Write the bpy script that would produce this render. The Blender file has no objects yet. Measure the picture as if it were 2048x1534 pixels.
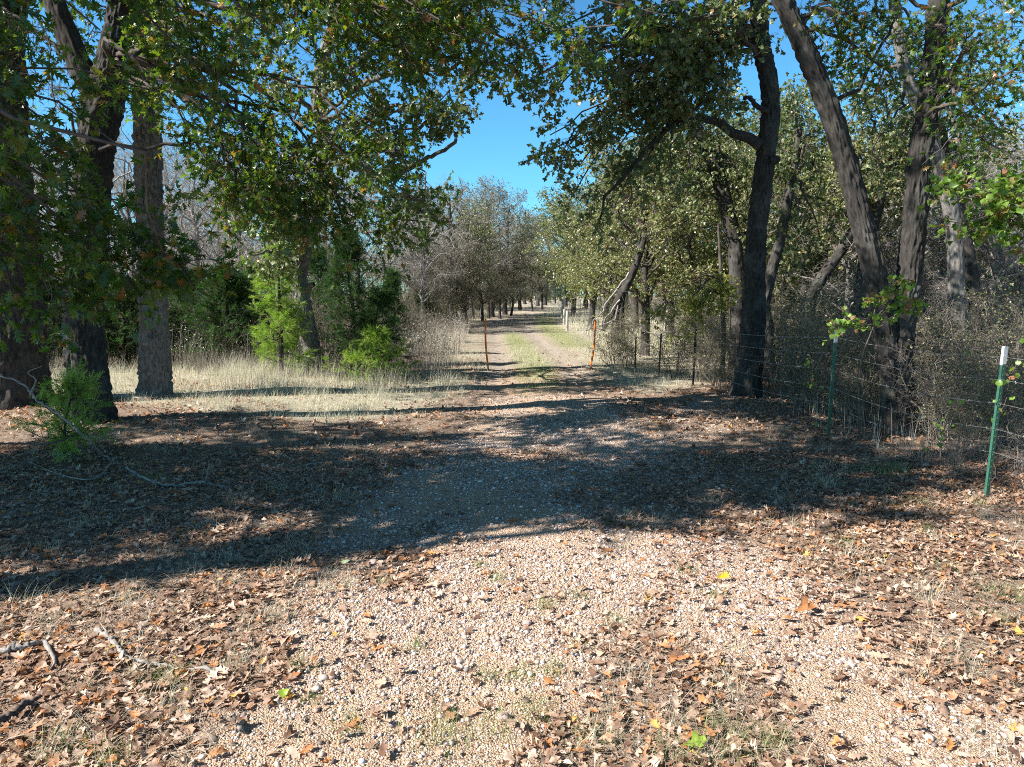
import bpy, math, numpy as np
from mathutils import Vector
S = bpy.context.scene
C = S.collection
PI = math.pi
# ------------------------------------------------------------------ camera
F = 1400.0; PITCH = math.atan(177 / F); CAMH = 1.8
cam = bpy.data.cameras.new('camera'); camo = bpy.data.objects.new('camera', cam); C.objects.link(camo)
camo.location = (0, 0, CAMH); camo.rotation_euler = (PI / 2 - PITCH, 0, 0)
cam.sensor_width = 36; cam.lens = 36 * F / 2048; cam.clip_end = 6000; cam.clip_start = 0.05
S.camera = camo
# ------------------------------------------------------------------ light
SUN_EL = math.radians(38); SH = math.radians(21)      # shadows fall towards (cos SH, sin SH)
sd = Vector((math.cos(SH) * math.cos(SUN_EL), math.sin(SH) * math.cos(SUN_EL), -math.sin(SUN_EL)))
sun = bpy.data.lights.new('sun', 'SUN'); sun.energy = 5.0; sun.angle = math.radians(0.55); sun.color = (1, .95, .88)
suno = bpy.data.objects.new('sun', sun); C.objects.link(suno); suno.rotation_euler = sd.to_track_quat('-Z', 'Y').to_euler()
W = bpy.data.worlds.new('World'); S.world = W; W.use_nodes = True
nt = W.node_tree; bg = nt.nodes['Background']
sky = nt.nodes.new('ShaderNodeTexSky'); sky.sky_type = 'NISHITA'; sky.sun_disc = False
sky.sun_elevation = SUN_EL; sky.sun_rotation = math.atan2(-sd.x, -sd.y); sky.ozone_density = 1.6; sky.air_density = 1.0; sky.dust_density = 0.3
hs = nt.nodes.new('ShaderNodeMix'); hs.data_type = 'RGBA'; hs.blend_type = 'MULTIPLY'; hs.inputs[0].default_value = 1; hs.inputs[7].default_value = (.64, 1.45, 1.85, 1)
nt.links.new(sky.outputs[0], hs.inputs[6])
# a clear winter sky: bright low down, deep overhead
tc0 = nt.nodes.new('ShaderNodeTexCoord'); sx0 = nt.nodes.new('ShaderNodeSeparateXYZ'); nt.links.new(tc0.outputs['Generated'], sx0.inputs[0])
rp0 = nt.nodes.new('ShaderNodeValToRGB'); e0 = rp0.color_ramp.elements; e0[0].position = .3; e0[0].color = (1, 1, 1, 1); e0[1].position = .72; e0[1].color = (.40, .205, .165, 1); nt.links.new(sx0.outputs['Z'], rp0.inputs[0])
hs2 = nt.nodes.new('ShaderNodeMix'); hs2.data_type = 'RGBA'; hs2.blend_type = 'MULTIPLY'; hs2.inputs[0].default_value = 1
nt.links.new(hs.outputs[2], hs2.inputs[6]); nt.links.new(rp0.outputs[0], hs2.inputs[7]); nt.links.new(hs2.outputs[2], bg.inputs[0]); bg.inputs[1].default_value = 0.052
S.view_settings.view_transform = 'Standard'; S.view_settings.look = 'None'; S.view_settings.gamma = 1
S.view_settings.exposure = 1.25
S.cycles.max_bounces = 6; S.cycles.diffuse_bounces = 3; S.cycles.transparent_max_bounces = 4; S.cycles.use_denoising = False; S.cycles.pixel_filter_type = 'BLACKMAN_HARRIS'; S.cycles.filter_width = 1.0
# ------------------------------------------------------------------ numeric helpers
rng = np.random.default_rng(11)
U = lambda a, b, n=None: rng.uniform(a, b, n)
_T = np.random.default_rng(5).random((32, 32, 32))
def noise(x, y, z=0.0):                                   # smooth value noise 0..1
    x, y, z = np.broadcast_arrays(np.asarray(x, float), y, z)
    ix, iy, iz = np.floor(x).astype(int), np.floor(y).astype(int), np.floor(z).astype(int)
    fx, fy, fz = x - ix, y - iy, z - iz
    fx, fy, fz = [t * t * (3 - 2 * t) for t in (fx, fy, fz)]
    r = 0
    for a in (0, 1):
        for b in (0, 1):
            for c in (0, 1):
                w = (fx if a else 1 - fx) * (fy if b else 1 - fy) * (fz if c else 1 - fz)
                r = r + w * _T[(ix + a) & 31, (iy + b) & 31, (iz + c) & 31]
    return r
def fbm(x, y, z=0.0, o=3):
    return sum(noise(x * 2**k + 7.3 * k, y * 2**k + 3.1 * k, z * 2**k) * .5**k for k in range(o)) / sum(.5**k for k in range(o))
sm = lambda a, b, x: (lambda t: t * t * (3 - 2 * t))(np.clip((x - a) / (b - a), 0, 1))
nrm = lambda v: v / np.maximum(np.linalg.norm(v, axis=-1, keepdims=True), 1e-9)
def P(px, py, Y):                                         # a place seen at (px, py) at depth Y
    u, v = (px - 1024) / F, (767 - py) / F
    cy = math.cos(PITCH) + v * math.sin(PITCH); cz = -math.sin(PITCH) + v * math.cos(PITCH)
    return np.array([u * Y / cy, Y, CAMH + cz * Y / cy])
def G(px, py):                                            # the ground point seen there
    u, v = (px - 1024) / F, (767 - py) / F
    cy = math.cos(PITCH) + v * math.sin(PITCH); cz = -math.sin(PITCH) + v * math.cos(PITCH)
    t = -CAMH / cz
    return np.array([u * t, cy * t, 0.])
def pix(x, y, z=0.0):
    d = y * math.cos(PITCH) - (z - CAMH) * math.sin(PITCH)
    v = y * math.sin(PITCH) + (z - CAMH) * math.cos(PITCH)
    d = np.maximum(d, .3)
    return 1024 + F * x / d, 767 - F * v / d
def gz(x, y):
    n = (fbm(x * .55, y * .55) - .5) * .10 + (fbm(x * 2.5, y * 2.5, 4.) - .5) * .035
    n = n + .10 * sm(1.2, 4.5, -x - .05 * y) * sm(4, 9, y)
    # wheel ruts on the far track
    c = np.interp(y, [0, 17, 25, 42, 63, 100], [.1, .62, .3, -.3, .9, 5.])
    rut = np.exp(-((np.abs(x - c) - .85) / .28)**2)
    n = n + .62 * sm(32, 85, y)
    return n * (1 - .5 * sm(10, 30, y) * sm(40, 30, y)) - .03 * rut * sm(10, 16, y)
def cr(pts, n):                                           # Catmull-Rom through pts (k, d)
    p = np.asarray(pts, float); k = len(p)
    if k == 2: t = np.linspace(0, 1, n)[:, None]; return p[0] * (1 - t) + p[1] * t
    q = np.vstack([2 * p[0] - p[1], p, 2 * p[-1] - p[-2]])
    t = np.linspace(0, k - 1 - 1e-9, n); i = t.astype(int); f = (t - i)[:, None]
    a, b, c, d = q[i], q[i + 1], q[i + 2], q[i + 3]
    return .5 * (2 * b + (c - a) * f + (2 * a - 5 * b + 4 * c - d) * f**2 + (3 * b - a - 3 * c + d) * f**3)
# ------------------------------------------------------------------ mesh helpers
class MB:
    def __init__(s): s.V = []; s.P = []; s.A = []; s.n = 0; s.B = []
    def add(s, V, polys, rnd=None, bk=None):
        V = np.asarray(V, float).reshape(-1, 3)
        s.V.append(V)
        for p in polys: s.P.append(np.asarray(p) + s.n)
        s.A.append(np.zeros(len(V)) if rnd is None else rnd); s.B.append(V if bk is None else bk)
        s.n += len(V); return s
    def mesh(s, name, m, smooth=True, bark=False, extra=None):
        me = bpy.data.meshes.new(name)
        V = np.vstack(s.V) if s.V else np.zeros((0, 3))
        me.vertices.add(len(V)); me.vertices.foreach_set('co', V.astype(np.float32).ravel())
        if s.P:
            lens = np.concatenate([np.full(len(p), p.shape[1]) for p in s.P])
            loops = np.concatenate([p.ravel() for p in s.P]).astype(np.int32)
            me.loops.add(len(loops)); me.loops.foreach_set('vertex_index', loops)
            me.polygons.add(len(lens)); me.polygons.foreach_set('loop_start', np.concatenate([[0], np.cumsum(lens)[:-1]]).astype(np.int32))
        me.update(calc_edges=True)
        me.polygons.foreach_set('use_smooth', np.full(len(me.polygons), smooth))
        a = me.attributes.new('rnd', 'FLOAT', 'POINT'); a.data.foreach_set('value', np.concatenate(s.A).astype(np.float32))
        if bark:
            a = me.attributes.new('bk', 'FLOAT_VECTOR', 'POINT'); a.data.foreach_set('vector', np.vstack(s.B).astype(np.float32).ravel())
        for k, v in (extra or {}).items():
            a = me.attributes.new(k, 'FLOAT', 'POINT'); a.data.foreach_set('value', v.astype(np.float32))
        me.materials.append(m); me.update(); return me
def obj(name, mb, m, parent=None, smooth=True, bark=False, extra=None, loc=None):
    me = mb.mesh(name, m, smooth, bark, extra)
    o = bpy.data.objects.new(name, me); C.objects.link(o)
    if parent is not None: o.parent = parent
    if loc is not None: o.location = loc
    return o
def tag(o, label=None, cat=None, group=None, kind=None):
    if label: o['label'] = label
    if cat: o['category'] = cat
    if group: o['group'] = group
    if kind: o['kind'] = kind
    return o
def empty(name, loc, label, cat, group=None):
    o = bpy.data.objects.new(name, None); C.objects.link(o); o.location = loc; o.empty_display_size = .2
    return tag(o, label, cat, group)
def shift(mb, loc):
    for v in mb.V: v -= loc
    return mb
def copy_tree(o, loc, rz=0, sc=1., label=None, group=None, sz=None):
    c = o.copy(); C.objects.link(c); c.location = loc; c.rotation_euler = (0, 0, rz)
    c.scale = (sc, sc, sc * (sz or 1))
    if label: c['label'] = label
    if group: c['group'] = group
    for ch in list(o.children):
        d = ch.copy(); C.objects.link(d); d.parent = c
    return c
def tubes(mb, Pm, R, sides=4, rnd=None):
    """Pm (M,n,3), R (M,n): round tapered tubes."""
    M, n, _ = Pm.shape
    if M == 0: return
    T = np.gradient(Pm, axis=1); T = nrm(T)
    mt = nrm(Pm[:, -1] - Pm[:, 0]); ref = np.where(np.abs(mt[:, 2:3]) > .8, np.array([[0., 1, 0]]), np.array([[0, 0, 1.]]))
    Sx = nrm(np.cross(ref[:, None, :], T)); Sy = np.cross(T, Sx)
    a = np.arange(sides) * 2 * PI / sides
    V = Pm[:, :, None, :] + R[:, :, None, None] * (np.cos(a)[None, None, :, None] * Sx[:, :, None, :] + np.sin(a)[None, None, :, None] * Sy[:, :, None, :])
    i = np.arange(M)[:, None, None] * n * sides + np.arange(n - 1)[None, :, None] * sides
    j = np.arange(sides)[None, None, :]; j2 = (j + 1) % sides
    q = np.stack([i + j, i + j2, i + j2 + sides, i + j + sides], -1).reshape(-1, 4)
    L = np.cumsum(np.concatenate([np.zeros((M, 1)), np.linalg.norm(np.diff(Pm, axis=1), axis=2)], 1), 1)
    bk = np.stack(np.broadcast_arrays(np.cos(a)[None, None, :] * R[:, :, None], np.sin(a)[None, None, :] * R[:, :, None], L[:, :, None] + np.arange(M)[:, None, None] * .7), -1).reshape(-1, 3)
    rr = np.repeat(rng.random(M), n * sides) if rnd is None else np.repeat(rnd, n * sides)
    mb.add(V.reshape(-1, 3), [q], rr, bk)
def walk(st, dr, ln, n=6, wig=.25, droop=0.):
    """random-walk polylines (M,n,3)"""
    M = len(st); p = st.copy(); d = nrm(dr); out = [p.copy()]
    for k in range(n - 1):
        d = nrm(d + rng.normal(0, wig, (M, 3)) + np.array([0, 0, -droop]))
        p = p + d * (ln / (n - 1))[:, None]; out.append(p.copy())
    return np.stack(out, 1)
def samp(poly, t):
    """points and tangents on polylines (M,n,3) at t (M,k)"""
    M, n, _ = poly.shape; x = np.clip(t, 0, .9999) * (n - 1); i = x.astype(int); f = (x - i)[..., None]
    r = np.arange(M)[:, None]
    a, b = poly[r, i], poly[r, i + 1]
    return a * (1 - f) + b * f, nrm(b - a)
def bark_tube(mb, path, R, sides=72, step=.03, amp=.014, rw=.035, rh=.13, flare=0.):
    """trunk: path (k,3), R (k,), real furrowed bark"""
    k = len(path); L = np.linalg.norm(np.diff(np.asarray(path), axis=0), axis=1).sum(); n = max(6, int(L / step))
    Q = cr(np.column_stack([path, R]), n); p, r = Q[:, :3], Q[:, 3]
    s = np.concatenate([[0], np.cumsum(np.linalg.norm(np.diff(p, axis=0), axis=1))])
    T = nrm(np.gradient(p, axis=0)); mt = nrm(p[-1] - p[0]); ref = np.array([0, 1., 0]) if abs(mt[2]) > .6 else np.array([0, 0, 1.])
    Sx = nrm(np.cross(ref, T)); Sy = np.cross(T, Sx); a = np.arange(sides) * 2 * PI / sides
    ca, sa = np.cos(a)[None], np.sin(a)[None]; rr = r[:, None]
    o = rng.uniform(0, 30)
    wz = (noise(ca * rr * 8 + o, sa * rr * 8, s[:, None] * 3) - .5) * 1.6
    n1 = noise(ca * rr / rw + wz + o, sa * rr / rw + wz, s[:, None] / rh + o)
    ridge = 1 - np.abs(2 * n1 - 1)
    n2 = noise(ca * rr / (rw * .5) + o, sa * rr / (rw * .5), s[:, None] / (rh * .35))
    h = np.clip(ridge * 1.25 - .25, 0, 1)**.8
    lump = (noise(ca * 1.3 + o, sa * 1.3, s[:, None] * 1.3) - .5) * .16 + (noise(ca * 2.4 + o, sa * 2.4, s[:, None] * 2.2 + 9) - .5) * .07
    rad = rr * (1 + lump) + amp * np.minimum(1, rr / .12) * ((h.mean() - h) * 1.9 + (n2 - .5) * 1.1)
    if flare:
        fl = np.exp(-s[:, None] / .28); lob = np.clip(noise(ca * 2.2 + o, sa * 2.2, 1.) * 2 - .4, 0, 2)
        rad = rad + rr * flare * fl * (.35 + lob)
    V = p[:, None] + rad[..., None] * (ca[..., None] * Sx[:, None] + sa[..., None] * Sy[:, None])
    i = np.arange(n - 1)[:, None] * sides; j = np.arange(sides)[None]; j2 = (j + 1) % sides
    q = np.stack([i + j, i + j2, i + j2 + sides, i + j + sides], -1).reshape(-1, 4)
    bk = np.stack(np.broadcast_arrays(ca * rr, sa * rr, s[:, None] + o), -1).reshape(-1, 3)
    mb.add(V.reshape(-1, 3), [q, np.array([list(range((n - 1) * sides, n * sides))])], (1 - h).ravel(), bk)
# ------------------------------------------------------------------ leaf templates (x along, y side)
def tmpl(mid, edge):
    m = np.array([[x, 0, 0] for x in mid]); e = np.array([[x, y, 0] for x, y in edge]); e2 = e * [1, -1, 1]; k = len(mid)
    V = np.vstack([m, e, e2]); i = np.arange(k - 1)
    q = np.vstack([np.stack([i, i + k, i + 1 + k, i + 1], 1), np.stack([i, i + 1, i + 1 + 2 * k, i + 2 * k], 1)])
    return V, q
LA = tmpl([0, .12, .26, .36, .5, .6, .74, .84, 1], [(0, .012), (.12, .03), (.34, .25), (.33, .06), (.60, .36), (.56, .08), (.86, .27), (.80, .08), (1, .0)])
LB = tmpl([0, .2, .34, .48, .6, .72, .86, 1], [(0, .012), (.18, .05), (.33, .17), (.42, .10), (.55, .33), (.74, .31), (.76, .15), (.98, .13)])
LE = tmpl([0, .12, .26, .36, .5, .6, .74, .84, 1], [(0, .012), (.12, .05), (.30, .2), (.33, .10), (.56, .29), (.57, .14), (.80, .24), (.82, .13), (1, .03)])
LC = tmpl([0, .2, .4, .6, .8, 1], [(0, .01), (.18, .1), (.4, .2), (.6, .21), (.82, .12), (1, 0)])
LD = tmpl([0, .3, .7, 1], [(0, .01), (.22, .34), (.6, .42), (.85, .1)])
LK = (np.array([[0, 0, 0], [.5, .32, .08], [1, 0, 0], [.5, -.32, .08]]), np.array([[0, 1, 2, 3]]))
_sv, _sq = [[0, -.012, 0], [0, .012, 0], [1, 0, 0]], [[0, 1, 2]]
for _k in range(7):
    for _s in (1, -1):
        x0 = .08 + _k * .125; ln = .26 * (1 - .5 * _k / 7); an = .85; b = len(_sv)
        _sv += [[x0, 0, 0], [x0 + .06, 0, .0], [x0 + ln * math.cos(an), _s * ln * math.sin(an), .05 * (-1)**_k]]; _sq.append([b, b + 1, b + 2])
LS = (np.array(_sv), np.array(_sq))
def leaves(mb, c, ax, nr, s, T, curl=(0., 0.), rnd=None):
    V, q = T; N = len(c)
    if N == 0: return
    ax = nrm(ax); nr = nrm(nr - (nr * ax).sum(-1, keepdims=True) * ax); sd_ = np.cross(nr, ax)
    c1 = rng.uniform(-1, 1, N)[:, None] * curl[0] + curl[0] * .4; c2 = rng.uniform(-1, 1, N)[:, None] * curl[1]
    z = V[None, :, 2] + c1 * V[None, :, 1]**2 * 4 + c2 * (V[None, :, 0] - .5)**2 * 2
    X = c[:, None] + s[:, None, None] * (V[None, :, 0:1] * ax[:, None] + V[None, :, 1:2] * sd_[:, None] + z[..., None] * nr[:, None])
    Q = (q[None] + (np.arange(N) * len(V))[:, None, None]).reshape(-1, q.shape[1])
    r = rng.random(N) if rnd is None else rnd
    mb.add(X.reshape(-1, 3), [Q], np.repeat(r, len(V)))
def blades(mb, b, h, az, lean, w, rnd=None, n=4):
    N = len(b); t = np.linspace(0, 1, n); d = np.stack([np.cos(az), np.sin(az), 0 * az], -1); sdv = np.stack([-np.sin(az + U(-1, 1, N)), np.cos(az), 0 * az], -1)
    x = (lean * h)[:, None] * t**1.8; z = h[:, None] * t * (1 - .35 * (lean[:, None] * t)**2 * .5)
    z = np.where(lean[:, None] > 1.0, z / (.4 + lean[:, None]) , z)
    c = b[:, None] + x[..., None] * d[:, None] + z[..., None] * np.array([0, 0, 1.])
    ww = (w[:, None] * (1 - t * .93))[..., None] * .5 * sdv[:, None]
    V = np.stack([c - ww, c + ww], 2).reshape(N, -1, 3)
    i = np.arange(n - 1) * 2; q = np.stack([i, i + 1, i + 3, i + 2], 1)
    Q = (q[None] + (np.arange(N) * 2 * n)[:, None, None]).reshape(-1, 4)
    r = rng.random(N) if rnd is None else rnd
    mb.add(V.reshape(-1, 3), [Q], np.repeat(r, 2 * n))
def box(mb, c, s, rot=0.):
    v = np.array([[x, y, z] for x in (-.5, .5) for y in (-.5, .5) for z in (-.5, .5)]) * s
    ca, sa = math.cos(rot), math.sin(rot); v = v @ np.array([[ca, sa, 0], [-sa, ca, 0], [0, 0, 1]]) + c
    mb.add(v, [np.array([[0, 1, 3, 2], [4, 6, 7, 5], [0, 4, 5, 1], [2, 3, 7, 6], [0, 2, 6, 4], [1, 5, 7, 3]])], bk=v * 1.)
# ------------------------------------------------------------------ materials
def newmat(name):
    m = bpy.data.materials.new(name); m.use_nodes = True; n = m.node_tree.nodes; return m, n, m.node_tree.links, n['Principled BSDF']
def ramp(n, stops):
    r = n.new('ShaderNodeValToRGB'); e = r.color_ramp.elements
    while len(e) < len(stops): e.new(.5)
    for k, (p, c) in enumerate(stops): e[k].position = p; e[k].color = (*c, 1)
    return r
def leafmat(name, stops, rough=.45, trans=.35, spec=.5, tc=(1.0, 1.0, .35), vary=.25, interp='LINEAR'):
    m, n, l, b = newmat(name)
    a = n.new('ShaderNodeAttribute'); a.attribute_name = 'rnd'; r = ramp(n, stops); r.color_ramp.interpolation = interp
    l.new(a.outputs['Fac'], r.inputs[0])
    tcn = n.new('ShaderNodeTexCoord'); nz = n.new('ShaderNodeTexNoise'); nz.inputs['Scale'].default_value = 40; nz.inputs['Detail'].default_value = 2
    l.new(tcn.outputs['Object'], nz.inputs['Vector'])
    hv = n.new('ShaderNodeHueSaturation'); mr = n.new('ShaderNodeMapRange'); mr.inputs[1].default_value = .3; mr.inputs[2].default_value = .7
    mr.inputs[3].default_value = 1 - vary; mr.inputs[4].default_value = 1 + vary
    l.new(nz.outputs['Fac'], mr.inputs[0]); l.new(mr.outputs[0], hv.inputs['Value']); l.new(r.outputs[0], hv.inputs['Color'])
    l.new(hv.outputs[0], b.inputs['Base Color']); b.inputs['Roughness'].default_value = rough
    b.inputs['Specular IOR Level'].default_value = spec
    if trans > 0:
        t = n.new('ShaderNodeBsdfTranslucent'); mx = n.new('ShaderNodeMixShader'); mx.inputs[0].default_value = trans
        mc = n.new('ShaderNodeMix'); mc.data_type = 'RGBA'; mc.blend_type = 'MULTIPLY'; mc.inputs[0].default_value = 1
        g = n.new('ShaderNodeGamma'); g.inputs[1].default_value = .72; l.new(hv.outputs[0], g.inputs[0])
        l.new(g.outputs[0], mc.inputs[6]); mc.inputs[7].default_value = (*tc, 1); l.new(mc.outputs[2], t.inputs[0])
        l.new(b.outputs[0], mx.inputs[1]); l.new(t.outputs[0], mx.inputs[2]); l.new(mx.outputs[0], n['Material Output'].inputs[0])
    return m
def barkmat(name, light, dark, bump=.5, lich=.25):
    m, n, l, b = newmat(name)
    a = n.new('ShaderNodeAttribute'); a.attribute_name = 'bk'
    mp = n.new('ShaderNodeMapping'); mp.inputs['Scale'].default_value = (1, 1, .28); l.new(a.outputs['Vector'], mp.inputs[0])
    v = n.new('ShaderNodeTexNoise'); v.inputs['Scale'].default_value = 34; v.inputs['Detail'].default_value = 5; v.inputs['Roughness'].default_value = .7; l.new(mp.outputs[0], v.inputs['Vector'])
    r = ramp(n, [(.33, dark), (.62, light)]); l.new(v.outputs['Fac'], r.inputs[0])
    z = n.new('ShaderNodeTexNoise'); z.inputs['Scale'].default_value = 3.5; z.inputs['Detail'].default_value = 4; l.new(a.outputs['Vector'], z.inputs['Vector'])
    r2 = ramp(n, [(.5, (0, 0, 0)), (.7, (1, 1, 1))]); l.new(z.outputs['Fac'], r2.inputs[0])
    mx = n.new('ShaderNodeMix'); mx.data_type = 'RGBA'; mu = n.new('ShaderNodeMath'); mu.operation = 'MULTIPLY'; mu.inputs[1].default_value = lich
    l.new(r2.outputs[0], mu.inputs[0]); l.new(mu.outputs[0], mx.inputs[0]); l.new(r.outputs[0], mx.inputs[6]); mx.inputs[7].default_value = (.42, .43, .38, 1)
    l.new(mx.outputs[2], b.inputs['Base Color']); b.inputs['Roughness'].default_value = .93; b.inputs['Specular IOR Level'].default_value = .15
    bp = n.new('ShaderNodeBump'); bp.inputs['Strength'].default_value = bump; bp.inputs['Distance'].default_value = .012
    l.new(v.outputs['Fac'], bp.inputs['Height']); l.new(bp.outputs[0], b.inputs['Normal'])
    return m
def plain(name, col, rough=.6, metal=0., nscale=30., nvar=.15):
    m, n, l, b = newmat(name)
    tcn = n.new('ShaderNodeTexCoord'); nz = n.new('ShaderNodeTexNoise'); nz.inputs['Scale'].default_value = nscale; nz.inputs['Detail'].default_value = 4
    l.new(tcn.outputs['Object'], nz.inputs['Vector'])
    r = ramp(n, [(.3, tuple(c * (1 - nvar) for c in col)), (.7, tuple(min(1, c * (1 + nvar)) for c in col))]); l.new(nz.outputs['Fac'], r.inputs[0])
    l.new(r.outputs[0], b.inputs['Base Color']); b.inputs['Roughness'].default_value = rough; b.inputs['Metallic'].default_value = metal
    return m
M = {}
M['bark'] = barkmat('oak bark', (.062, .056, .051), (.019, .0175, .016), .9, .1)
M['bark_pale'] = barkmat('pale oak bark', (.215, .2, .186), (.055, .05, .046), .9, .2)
M['bark_dark'] = barkmat('dark oak bark', (.078, .07, .064), (.024, .022, .02), .8, .08)
M['twig'] = barkmat('twig bark', (.13, .105, .09), (.06, .05, .044), .2, .1)
M['twig_grey'] = barkmat('bare grey twig', (.40, .365, .335), (.2, .175, .16), .2, .3)
M['brush'] = barkmat('dry brush twig', (.26, .215, .18), (.12, .1, .085), .2, .2)
M['dead'] = barkmat('weathered dead wood', (.40, .365, .33), (.15, .13, .115), .8, .3)
M['redoak'] = leafmat('red oak leaf', [(0, (.028, .068, .012)), (.6, (.068, .135, .022)), (.86, (.14, .20, .035)), (.93, (.20, .19, .03)), (.97, (.28, .11, .03)), (1, (.3, .12, .05))], .36, .5, .6, (.9, 1, .2))
M['postoak'] = leafmat('post oak leaf', [(0, (.065, .095, .035)), (.5, (.12, .155, .06)), (.88, (.20, .23, .10)), (.96, (.26, .22, .09)), (1, (.28, .15, .06))], .42, .28, .6, (.8, 1, .3))
M['olive'] = leafmat('olive oak leaf', [(0, (.15, .165, .075)), (.5, (.24, .25, .12)), (.85, (.34, .34, .17)), (.95, (.38, .30, .15)), (1, (.36, .22, .12))], .4, .36, .6, (.8, 1, .3))
M['browngrey'] = leafmat('grey brown oak leaf', [(0, (.15, .15, .11)), (.5, (.25, .25, .19)), (.85, (.34, .33, .26)), (1, (.30, .2, .13))], .5, .25, .4, (1, .9, .5))
M['lime'] = leafmat('light green maple leaf', [(0, (.10, .20, .03)), (.5, (.18, .30, .05)), (.8, (.26, .36, .07)), (.9, (.35, .2, .1)), (1, (.4, .16, .1))], .42, .42, .5, (.85, 1, .3))
M['yellowgreen'] = leafmat('yellow green leaf', [(0, (.20, .24, .05)), (.6, (.32, .33, .08)), (1, (.42, .36, .1))], .42, .4, .5, (.9, 1, .3))
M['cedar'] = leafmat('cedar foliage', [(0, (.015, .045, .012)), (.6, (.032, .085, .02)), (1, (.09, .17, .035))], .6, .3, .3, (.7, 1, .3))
M['cedar_lit'] = leafmat('sunlit yellow green cedar foliage', [(0, (.16, .27, .03)), (.6, (.30, .42, .07)), (1, (.44, .48, .15))], .6, .4, .3, (.75, 1, .3))  # yellow green cedar, its sunlit brightness put into the colour
M['straw'] = leafmat('dry grass', [(0, (.50, .46, .37)), (.5, (.64, .60, .49)), (.8, (.54, .55, .33)), (1, (.76, .73, .63))], .6, .4, .3, (1, 1, .85))
M['weed'] = leafmat('dead weed stalk', [(0, (.26, .22, .19)), (.5, (.40, .355, .31)), (1, (.54, .50, .43))], .7, .2, .2, (1, .95, .8))
M['under'] = leafmat('undergrowth twig', [(0, (.10, .085, .07)), (.6, (.17, .15, .12)), (1, (.25, .24, .16))], .7, .15, .2)
M['green'] = leafmat('short green grass', [(0, (.09, .16, .04)), (.45, (.18, .25, .08)), (.7, (.34, .36, .17)), (1, (.52, .49, .33))], .5, .4, .3, (.8, 1, .3))
M['litter'] = leafmat('fallen oak leaf', [(0, (.13, .075, .05)), (.2, (.25, .15, .10)), (.45, (.38, .25, .175)), (.65, (.50, .36, .27)), (.82, (.60, .48, .38)), (.9, (.44, .20, .09)), (.985, (.50, .23, .09)), (1, (.56, .38, .1))], .5, .16, .45, (1, .7, .35), .3)
M['stalk'] = leafmat('dry straw on the ground', [(0, (.25, .2, .15)), (.5, (.42, .36, .28)), (1, (.58, .52, .42))], .6, .1, .3)
M['pebble'] = leafmat('river gravel', [(0, (.17, .125, .11)), (.14, (.34, .235, .185)), (.30, (.47, .37, .305)), (.47, (.56, .475, .42)), (.62, (.46, .28, .185)), (.69, (.64, .57, .515)), (.80, (.22, .19, .185)), (.87, (.80, .77, .74)), (.93, (.42, .33, .31))], .55, 0, .4, vary=.3, interp='CONSTANT')
M['stone'] = plain('pink grey stone', (.42, .31, .27), .7, 0, 25)
M['tpost'] = plain('green painted steel', (.04, .13, .085), .45, .2, 60, .25)
M['tpost_dark'] = plain('dark painted steel', (.02, .028, .025), .5, .2, 60, .25)
M['rust'] = plain('rusty steel', (.20, .09, .06), .8, .2, 60, .3)
M['white'] = plain('white paint', (.78, .78, .76), .5, 0, 60, .06)
M['orange'] = plain('orange fibreglass', (1.0, .20, .01), .4, 0, 40, .08)
M['wire'] = plain('galvanised wire', (.42, .42, .42), .42, .75, 60, .2)
M['post'] = barkmat('weathered grey post', (.5, .47, .43), (.27, .25, .22), .4, .2)
M['pipe'] = plain('pale painted pipe', (.62, .60, .57), .5, 0, 20, .1)
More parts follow.
